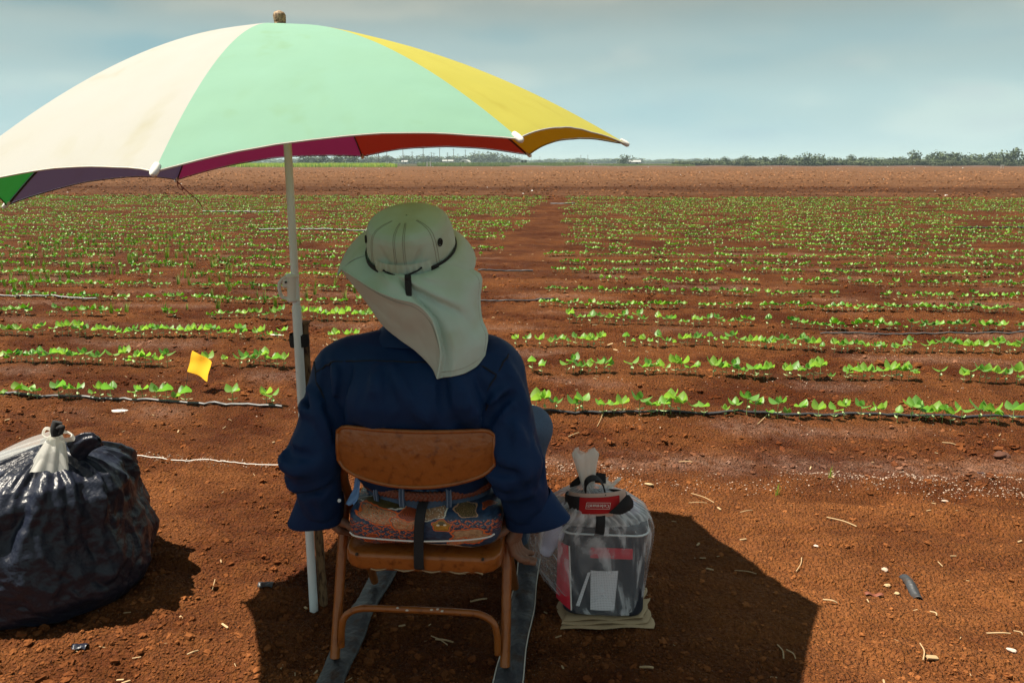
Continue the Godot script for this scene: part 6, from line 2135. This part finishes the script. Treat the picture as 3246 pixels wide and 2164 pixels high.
	tag(put("towel", twb.mesh(), M.towel), "pale lavender cloth bundled on the cooler lid inside the clear bag", "towel")

	# the clear bag: cross sections from the ground to the neck
	# height, centre x, centre z, half width, half depth, squareness
	var sec := [[0.000, 0.093, -2.205, 0.060, 0.050, 3.0], [0.002, 0.093, -2.205, 0.108, 0.090, 3.4], [0.010, 0.092, -2.205, 0.121, 0.102, 3.6], [0.04, 0.088, -2.204, 0.128, 0.106, 3.6], [0.10, 0.066, -2.203, 0.157, 0.114, 3.4], [0.17, 0.052, -2.202, 0.180, 0.120, 3.2], [0.225, 0.052, -2.200, 0.186, 0.124, 3.0], [0.265, 0.054, -2.198, 0.184, 0.126, 3.0], [0.292, 0.062, -2.195, 0.166, 0.122, 2.8], [0.315, 0.062, -2.190, 0.150, 0.116, 2.4], [0.340, 0.056, -2.180, 0.122, 0.102, 2.2], [0.360, 0.050, -2.170, 0.086, 0.078, 2.0], [0.376, 0.044, -2.162, 0.048, 0.044, 2.0], [0.388, 0.040, -2.156, 0.022, 0.020, 2.0], [0.402, 0.038, -2.152, 0.014, 0.012, 2.0]]
	var bag := thing("clear_plastic_bag", "clear plastic bag tied at the top around the cooler", "plastic bag", Vector3(o.x, y0 - 0.003, o.z))
	var pleat := FastNoiseLite.new()
	pleat.seed = 8
	pleat.frequency = 1.0
	pleat.fractal_octaves = 3
	for piece in [["film", 0.0, 0.60, 40, M.clear_film], ["gathered_film", 0.60, 1.0, 30, M.cloudy_film]]:
		var fbag := Buf.new()
		fbag.grid(150, piece[3], bag_skin.bind(sec, pleat, y0, piece[1], piece[2]), true)
		put(piece[0], fbag.mesh(), piece[4], bag)

	# the gathered top standing up from the tie, and a smaller ear behind
	var tuft_ := func(base: Vector3, top: Vector3, w0: float, w1: float, seed_: float) -> Buf:
		var b2 := Buf.new()
		b2.grid(48, 20, func(u: float, v: float) -> Vector3:
			var a := TAU * u
			var r := lerpf(w0, w1, pow(v, 0.8)) * (1.0 - 0.35 * smoothstep(0.88, 1.0, v))
			r *= 1.0 + 0.30 * v * sin(a * 3.0 + seed_) + 0.10 * sin(a * 8.0 + seed_ * 2.0 + v * 3.0)
			var c := base.lerp(top, v)
			return c + Vector3(cos(a) * r, 0.10 * r * sin(a * 2.0 + seed_) * v + 0.008 * cos(a * 2.0) * v * v, sin(a) * r * 0.45), true)
		return b2
	put("gathered_top", tuft_.call(Vector3(0.0444, 0.3913, -2.1500), Vector3(0.0294, 0.5207, -2.1500), 0.010, 0.036, 0.6).mesh(), M.milky_film, bag)
	put("gathered_top", tuft_.call(Vector3(0.0873, 0.3767, -2.2000), Vector3(0.1143, 0.4131, -2.2000), 0.012, 0.024, 2.0).mesh(), M.milky_film, bag)

func bag_skin(u: float, vv: float, sec: Array, pleat: FastNoiseLite, y0: float, v0: float, v1: float) -> Vector3:
	var k := lerpf(v0, v1, vv) * (sec.size() - 1)
	var i := mini(int(k), sec.size() - 2)
	var q := []
	for c in 6: q.append(lerpf(sec[i][c], sec[i + 1][c], k - i))
	var a := TAU * u
	var n: float = 2.0 / q[5]
	var ca := cos(a)
	var sa := sin(a)
	var tight := smoothstep(0.24, 0.37, q[0])
	var wr := pleat.get_noise_3d(ca * 3.5, sa * 3.5, q[0] * 2.2)
	var fine_ := pleat.get_noise_3d(ca * 12.0, sa * 12.0, q[0] * 1.5 + 9.0)
	var g: float = 1.0 + wr * (0.035 + 0.05 * tight) + fine_ * (0.010 + 0.07 * tight) - 0.03 * absf(sin(a * 9.0 + wr * 4.0)) * tight
	if q[0] < 0.02: g = 1.0 + wr * 0.01
	return Vector3(q[1] + signf(ca) * pow(absf(ca), n) * q[3] * g, y0 - 0.003 + q[0] + 0.004 * wr * tight, q[2] + signf(sa) * pow(absf(sa), n) * q[4] * g)

# ---------------------------------------------------------------- black rubbish bag
func rubbish_bag() -> void:
	var o := Vector3(-1.672, height(-1.6, -2.15) - 0.004, -2.195)
	var t := thing("rubbish_bag", "bulging black plastic rubbish bag tied with clear film, at the left edge", "rubbish bag", o)
	var prof := [[0.0, 0.12], [0.004, 0.24], [0.02, 0.290], [0.07, 0.312], [0.15, 0.326], [0.24, 0.324], [0.31, 0.306], [0.365, 0.278], [0.410, 0.232], [0.440, 0.172], [0.462, 0.100], [0.477, 0.05], [0.49, 0.032], [0.505, 0.026]]
	var w := FastNoiseLite.new()
	w.seed = 33
	w.frequency = 1.0
	w.fractal_octaves = 4
	w.fractal_type = FastNoiseLite.FRACTAL_RIDGED
	var cell := FastNoiseLite.new()
	cell.seed = 38
	cell.frequency = 1.0
	cell.noise_type = FastNoiseLite.TYPE_CELLULAR
	cell.fractal_type = FastNoiseLite.FRACTAL_NONE
	var w2 := FastNoiseLite.new()
	w2.seed = 36
	w2.frequency = 1.0
	w2.fractal_octaves = 3
	var b := Buf.new()
	b.grid(240, 130, func(u: float, v: float) -> Vector3:
		var k := v * (prof.size() - 1)
		var i := mini(int(k), prof.size() - 2)
		var y := lerpf(prof[i][0], prof[i + 1][0], k - i)
		var r := lerpf(prof[i][1], prof[i + 1][1], k - i)
		var a := TAU * u
		var d := Vector3(cos(a), 0, sin(a))
		var up := smoothstep(0.10, 0.44, y)
		var low := 1.0 - smoothstep(0.12, 0.3, y)
		# long pleats that run up to the tie, sharp creases, slack wrinkles near the ground
		var lean := a + 0.25 * w2.get_noise_2d(cos(a) * 1.5, sin(a) * 1.5 + y * 2.0)
		var pl := absf(sin(lean * 6.5)) * 0.6 + absf(sin(lean * 11.0 + 1.3)) * 0.4
		var cr := w.get_noise_3d(d.x * 1.5, y * 2.6 + 0.5 * d.x, d.z * 1.5)
		var big := w2.get_noise_3d(d.x * 1.3, y * 3.0, d.z * 1.3)
		var sl := w.get_noise_3d(d.x * 1.2 + 5.0, y * 11.0 + 2.5 * big, d.z * 1.2)
		var rr := r * (1.0 + 0.05 * big) - pl * 0.036 * up * smoothstep(0.03, 0.14, r) + (cr - 0.35) * 0.024 * smoothstep(0.0, 0.1, y) * smoothstep(0.02, 0.15, r) + sl * 0.014 * low * smoothstep(0.0, 0.03, y)
		# the load inside pushes the film out in facets
		var fc := cell.get_noise_3d(d.x * 1.6 + 0.3 * big, y * 4.2, d.z * 1.6)
		var fd := cell.get_noise_3d(d.x * 3.6 + 9.0, y * 9.0 + 2.0 * d.x, d.z * 3.6)
		rr += (fc + 0.5) * 0.050 * smoothstep(0.0, 0.06, y) * smoothstep(0.05, 0.2, r) + (fd + 0.5) * 0.014 * smoothstep(0.0, 0.05, y) * smoothstep(0.05, 0.2, r)
		var c := Vector3(0.082 * smoothstep(0.25, 0.5, y), y + 0.010 * cr * up * smoothstep(0.03, 0.1, r), 0.02 * smoothstep(0.3, 0.5, y))
		return o + c + Vector3(d.x * rr * 1.0, 0, d.z * rr * 0.97), true)
	put("sack", b.mesh(), M.black_film, t)
	# the black ear at the right of the knot
	var ear := Buf.new()
	var e0: Vector3 = Vector3(-1.4905, 0.4696, -2.1400)
	var e1: Vector3 = Vector3(-1.4154, 0.5095, -2.1500)
	ear.grid(40, 16, func(u: float, v: float) -> Vector3:
		var a := TAU * u
		var c := e0.lerp(e1, v) + Vector3(0.0, 0.012 * sin(PI * v), 0.0)
		var r := lerpf(0.028, 0.019, v) * (1.0 + 0.16 * sin(a * 5.0 + v * 2.0)) * (1.0 - smoothstep(0.93, 1.0, v) * 0.55)
		return c + Vector3(-0.35, 0.85, 0.2).normalized() * cos(a) * r * 1.25 + Vector3(0.1, 0.1, 0.9).normalized() * sin(a) * r * 0.8, true)
	put("black_ear", ear.mesh(), M.black_film, t)
	# clear film bunched round the tie
	var knot: Vector3 = Vector3(-1.5315, 0.5141, -2.1200)
	var sk := Buf.new()
	sk.grid(60, 18, func(u: float, v: float) -> Vector3:
		var a := TAU * u
		var r := lerpf(0.018, 0.056, pow(v, 0.9)) * (1.0 + 0.12 * sin(a * 4.0 + 1.0) * v + 0.06 * sin(a * 9.0))
		return knot + Vector3(cos(a) * r - 0.012 * v, 0.016 - 0.088 * v - 0.008 * sin(a * 3.0) * v, sin(a) * r * 0.9 + 0.030 * v), true)
	put("film_skirt", sk.mesh(), M.milky_film, t)
	var neck := Buf.new()
	neck.tube(curve(P3([knot + Vector3(0.004, -0.01, 0), knot + Vector3(0, 0.014, 0), knot + Vector3(0.006, 0.036, 0)]), 5), 0.017, 14)
	put("film_neck", neck.mesh(), M.milky_film, t)
	for q in [[Vector3(-1.5354, 0.5466, -2.1200), Vector3(-1.5518, 0.5550, -2.1100), Vector3(-1.5551, 0.5395, -2.1000), Vector3(-1.5395, 0.5296, -2.0950), Vector3(-1.5207, 0.5351, -2.1000)], [Vector3(-1.5198, 0.5416, -2.1200), Vector3(-1.4918, 0.5441, -2.1150), Vector3(-1.4708, 0.5357, -2.1100), Vector3(-1.4679, 0.5286, -2.1000), Vector3(-1.4871, 0.5253, -2.1000), Vector3(-1.5052, 0.5302, -2.1000)]]:
		var lb := Buf.new()
		lb.tube(curve(P3(q), 8), 0.0100, 10, true, 0.3, Vector3(0, 0.6, 0.6))
		put("film_loop", lb.mesh(), M.milky_film, t)
	var tb := Buf.new()
	tb.tube(curve(P3([Vector3(-1.5149, 0.5379, -2.1000), Vector3(-1.5150, 0.5581, -2.1000), Vector3(-1.5088, 0.5793, -2.1050)]), 6), 0.0135, 12)
	tb.tube(curve(P3([Vector3(-1.5045, 0.5614, -2.0950), Vector3(-1.4890, 0.5672, -2.0950), Vector3(-1.4972, 0.5456, -2.0950)]), 6), 0.007, 8)
	put("black_twist", tb.mesh(), M.black_webbing, t)
	var vl := Buf.new()
	vl.shell(20, 12, func(u: float, v: float) -> Vector3:
		var p := patch([[Vector3(-1.5630, 0.5327, -2.1500), Vector3(-1.6552, 0.4961, -2.1600), Vector3(-1.7679, 0.4470, -2.1700)], [Vector3(-1.5519, 0.5244, -2.1200), Vector3(-1.6233, 0.4987, -2.1100), Vector3(-1.7071, 0.4681, -2.0900)], [Vector3(-1.5231, 0.5243, -2.0700), Vector3(-1.5750, 0.5088, -2.0500), Vector3(-1.6487, 0.4874, -2.0200)]], u, v)
		return p + Vector3(0, 0.005 * sin(v * 14.0 + u * 3.0), 0), 0.0012)
	put("film_veil", vl.mesh(), M.frosty_film, t)

# ---------------------------------------------------------------- flag and litter
func on_soil(p: Vector3, lift := 0.0) -> Vector3:
	return Vector3(p.x, height(p.x, p.z) + lift, p.z)

func pebble(called: String, label: String, category: String, p: Vector3, s: Vector3, m: Material, seed_: int, yaw := 0.0) -> void:
	var o := put(called, lump(seed_, 14, 9, 0.3), m, self, Transform3D(Basis(Vector3.UP, yaw).scaled_local(s), on_soil(p, s.y * 0.4)))
	tag(o, label, category)

func small_things() -> void:
	# marker flag
	var f0: Vector3 = Vector3(-2.2760, 0.2254, -4.4400)
	var f1: Vector3 = Vector3(-2.1509, 0.1689, -4.4200)
	var f2: Vector3 = Vector3(-2.1262, 0.0822, -4.3000)
	var f3: Vector3 = Vector3(-2.2759, 0.1180, -4.3600)
	var fl := thing("marker_flag", "small yellow marker flag fluttering above the bean rows left of the pole", "flag", on_soil(f3))
	var fb := Buf.new()
	fb.shell(16, 12, func(u: float, v: float) -> Vector3:
		return f0.lerp(f1, u).lerp(f3.lerp(f2, u), v) + Vector3(0, 0.004 * sin(u * 5.0), 0.016 * sin(u * 6.5 + v * 1.6) * u + 0.004 * sin(v * 8.0 + u * 3.0)), 0.0012)
	put("cloth", fb.mesh(), M.flag_yellow, fl)
	var foot := on_soil(f3 + Vector3(-0.035, 0, 0.02), -0.05)
	put("wire", rod(foot, f0 + (f0 - f3) * 0.03, 0.0015, 5), M.dark_metal, fl)

	# scraps, stones and stalks that can be told apart
	pebble("white_scrap", "white flat scrap below the drip hose on the left", "scrap", Vector3(-2.4502, 0.0000, -3.9269), Vector3(0.042, 0.010, 0.018), M.white_paint, 401, 0.2)
	pebble("white_scrap", "white scrap beside the third crop row, left of the parasol pole", "scrap", Vector3(-2.2822, 0.0000, -5.7679), Vector3(0.050, 0.006, 0.012), M.white_paint, 402, -0.1)
	pebble("tan_stone", "tan pebble on the smooth soil, upper one left of the dark plastic strip", "stone", Vector3(1.0338, 0.0000, -2.4973), Vector3(0.010, 0.008, 0.010), M.pale_stone, 403)
	pebble("cream_stone", "cream oval pebble just left of the dark plastic strip", "stone", Vector3(1.0109, 0.0000, -2.4115), Vector3(0.010, 0.005, 0.007), M.straw, 404, 0.2)
	pebble("cream_scrap", "ragged cream scrap between the oval pebble and the dark plastic strip", "scrap", Vector3(1.0263, 0.0000, -2.3701), Vector3(0.008, 0.005, 0.008), M.straw, 405)
	pebble("cream_scrap", "ragged cream flake on the bare soil above the shadow edge", "scrap", Vector3(0.8527, 0.0000, -2.6414), Vector3(0.008, 0.004, 0.007), M.strap_lining, 406)
	pebble("bark_chip", "pale oval bark chip at the edge of the crust on the right", "chip", Vector3(1.4987, 0.0000, -3.1305), Vector3(0.013, 0.005, 0.007), M.pale_stone, 407, -0.2)
	pebble("bark_chip", "tan bark chip beside the tuft behind the bagged cooler", "chip", Vector3(0.3155, 0.0000, -3.1442), Vector3(0.020, 0.006, 0.008), M.straw, 408, -0.3)
	pebble("pink_scrap", "pinkish crumpled scrap near the lower right corner", "scrap", Vector3(1.2211, 0.0000, -2.0727), Vector3(0.013, 0.006, 0.007), M.strap_lining, 409, -0.4)
	pebble("big_clod", "large rust brown clod on the soil at the far right", "clod", Vector3(1.9574, 0.0000, -3.6168), Vector3(0.035, 0.022, 0.028), M.dark_soil, 410)
	# pieces of torn plastic
	var ds := Buf.new()
	var q0 := on_soil(Vector3(1.0840, 0.0000, -2.4617))
	var q1 := on_soil(Vector3(1.0830, 0.0000, -2.3463))
	ds.shell(8, 16, func(u: float, v: float) -> Vector3:
		var s := u * 2.0 - 1.0
		return q0.lerp(q1, v) + Vector3(s * 0.017 * (1.0 - 0.15 * v), 0.014 - 0.012 * s * s + 0.006 * sin(v * 5.0), s * 0.004), 0.002)
	tag(put("plastic_strip", ds.mesh(), M.black_rubber), "curled dark plastic strip lying on the bare soil at right", "plastic strip")
	var bs := Buf.new()
	var r0 := on_soil(Vector3(0.9205, 0.0000, -2.3484))
	var r1 := on_soil(Vector3(0.9758, 0.0000, -2.3477))
	bs.shell(12, 4, func(u: float, v: float) -> Vector3: return r0.lerp(r1, u) + Vector3(0, 0.006 + 0.004 * sin(u * 9.0), (v - 0.5) * 0.014), 0.002)
	tag(put("plastic_strip", bs.mesh(), M.leather), "thin brown plastic strip left of the curled dark one", "plastic strip")
	for q in [[Vector3(-1.3569, 0.0000, -1.8668), "shiny black scrap below the rubbish bag", 0.020], [Vector3(-0.9638, 0.0000, -2.2197), "dark scrap on the soil left of the parasol foot", 0.024], [Vector3(1.7698, 0.0000, -3.4171), "small black scrap on the crust at the far right", 0.014]]:
		var p := on_soil(q[0])
		var w: float = q[2]
		var sb := Buf.new()
		sb.shell(8, 6, func(u: float, v: float) -> Vector3: return p + Vector3((u - 0.5) * w * 2.0, 0.004 + w * 0.4 * absf(sin(u * 4.0 + v * 2.0)) * sin(PI * v), (v - 0.5) * w * 1.2 + 0.2 * w * sin(u * 7.0)), 0.001)
		tag(put("plastic_scrap", sb.mesh(), M.black_tape if w > 0.022 else M.black_film), q[1], "plastic scrap")
	# straw stalks: both ends on the soil
	var stalks := [[Vector3(0.9673, 0.0000, -2.9043), Vector3(1.0447, 0.0000, -2.8069), 0.0042, "long pale straw stalk on the smooth soil right of the shadow"], [Vector3(0.7355, 0.0000, -2.4528), Vector3(0.7724, 0.0000, -2.5288), 0.003, "short bent straw stalk on the sunlit soil above the shadow corner"],
		[Vector3(0.5394, 0.0000, -2.4625), Vector3(0.6076, 0.0000, -2.4508), 0.003, "thin straw stalk lying across the upper edge of the shadow"], [Vector3(0.7667, 0.0000, -2.2675), Vector3(0.8030, 0.0000, -2.2509), 0.0045, "stout straw stalk just right of the shadow corner"], [Vector3(0.9792, 0.0000, -2.0815), Vector3(0.9542, 0.0000, -1.9992), 0.0035, "upright yellow straw stalk at the bottom right"],
		[Vector3(1.2009, 0.0000, -2.1681), Vector3(1.2617, 0.0000, -2.1600), 0.004, "pale straw stalk beside the pink scrap"], [Vector3(1.0746, 0.0000, -2.2469), Vector3(1.0829, 0.0000, -2.2218), 0.0045, "short tan straw stub between the shadow and the right edge"], [Vector3(0.5762, 0.0000, -2.0339), Vector3(0.5773, 0.0000, -1.9702), 0.004, "grey stalk in the lower corner of the shadow"], [Vector3(0.5933, 0.0000, -2.0069), Vector3(0.6117, 0.0000, -1.9788), 0.0035, "curved brown stalk beside the grey one in the shadow"],
		[Vector3(0.4807, 0.0000, -3.0815), Vector3(0.5520, 0.0000, -2.9609), 0.003, "forked dry stalk right of the bagged cooler"], [Vector3(0.4554, 0.0000, -2.9692), Vector3(0.5266, 0.0000, -2.9710), 0.0025, "level dry stalk below the forked one"], [Vector3(0.6356, -0.0000, -2.8732), Vector3(0.6917, 0.0000, -2.9244), 0.003, "bent dry stalk between the cooler and the long stalk"],
		[Vector3(-1.1347, 0.0000, -2.2030), Vector3(-1.1405, 0.0000, -2.2374), 0.003, "short straw stalk right of the rubbish bag shadow"], [Vector3(0.1175, 0.0000, -3.9116), Vector3(0.1519, 0.0000, -4.1027), 0.003, "straw stalk standing by the black drip hose"], [Vector3(0.9334, 0.0000, -3.9648), Vector3(1.0131, 0.0000, -4.1064), 0.0035, "slanting straw stalk under the black drip hose"], [Vector3(1.7725, 0.0000, -3.7998), Vector3(1.8290, 0.0000, -3.7679), 0.004, "pale straw stalk below the hose at right"],
		[Vector3(-0.0339, 0.0000, -3.7520), Vector3(0.0241, 0.0000, -3.8223), 0.004, "straw stalk behind the tied top of the clear bag"], [Vector3(0.4749, 0.0000, -3.4403), Vector3(0.5293, 0.0000, -3.4128), 0.004, "straw stalk on the rough soil behind the pale crust"], [Vector3(1.2786, 0.0000, -2.1745), Vector3(1.2908, 0.0000, -2.1516), 0.003, "yellow stalk at the very right edge"], [Vector3(-0.3096, 0.0000, -2.1963), Vector3(-0.2606, 0.0000, -2.2154), 0.005, "flat straw chip in the shade behind the chair brace"], [Vector3(-0.3964, 0.0000, -2.0042), Vector3(-0.3434, 0.0000, -1.9707), 0.003, "curling pale stalk in the shade in front of the chair brace"], [Vector3(-0.3804, 0.0000, -1.9843), Vector3(-0.3330, 0.0000, -1.9988), 0.005, "broad straw chip under the chair brace"],
		[Vector3(0.1858, 0.0000, -1.8962), Vector3(0.2196, 0.0000, -1.8897), 0.006, "broken straw bundle at the bottom edge in the shadow"], [Vector3(-1.0423, 0.0000, -1.8526), Vector3(-1.0219, 0.0000, -1.8742), 0.004, "straw stalk at the bottom left in front of the rubbish bag"]]
	for q in stalks:
		var a := on_soil(q[0], 0.007)
		var b := on_soil(q[1], 0.007)
		var mid := (a + b) / 2 + Vector3(0.004, 0.006, 0.006)
		var sb := Buf.new()
		sb.tube(curve(P3([a, mid, b]), 6), q[2] * 0.55, 6)
		tag(put("straw_stalk", sb.mesh(), M.straw), q[3], "straw stalk")
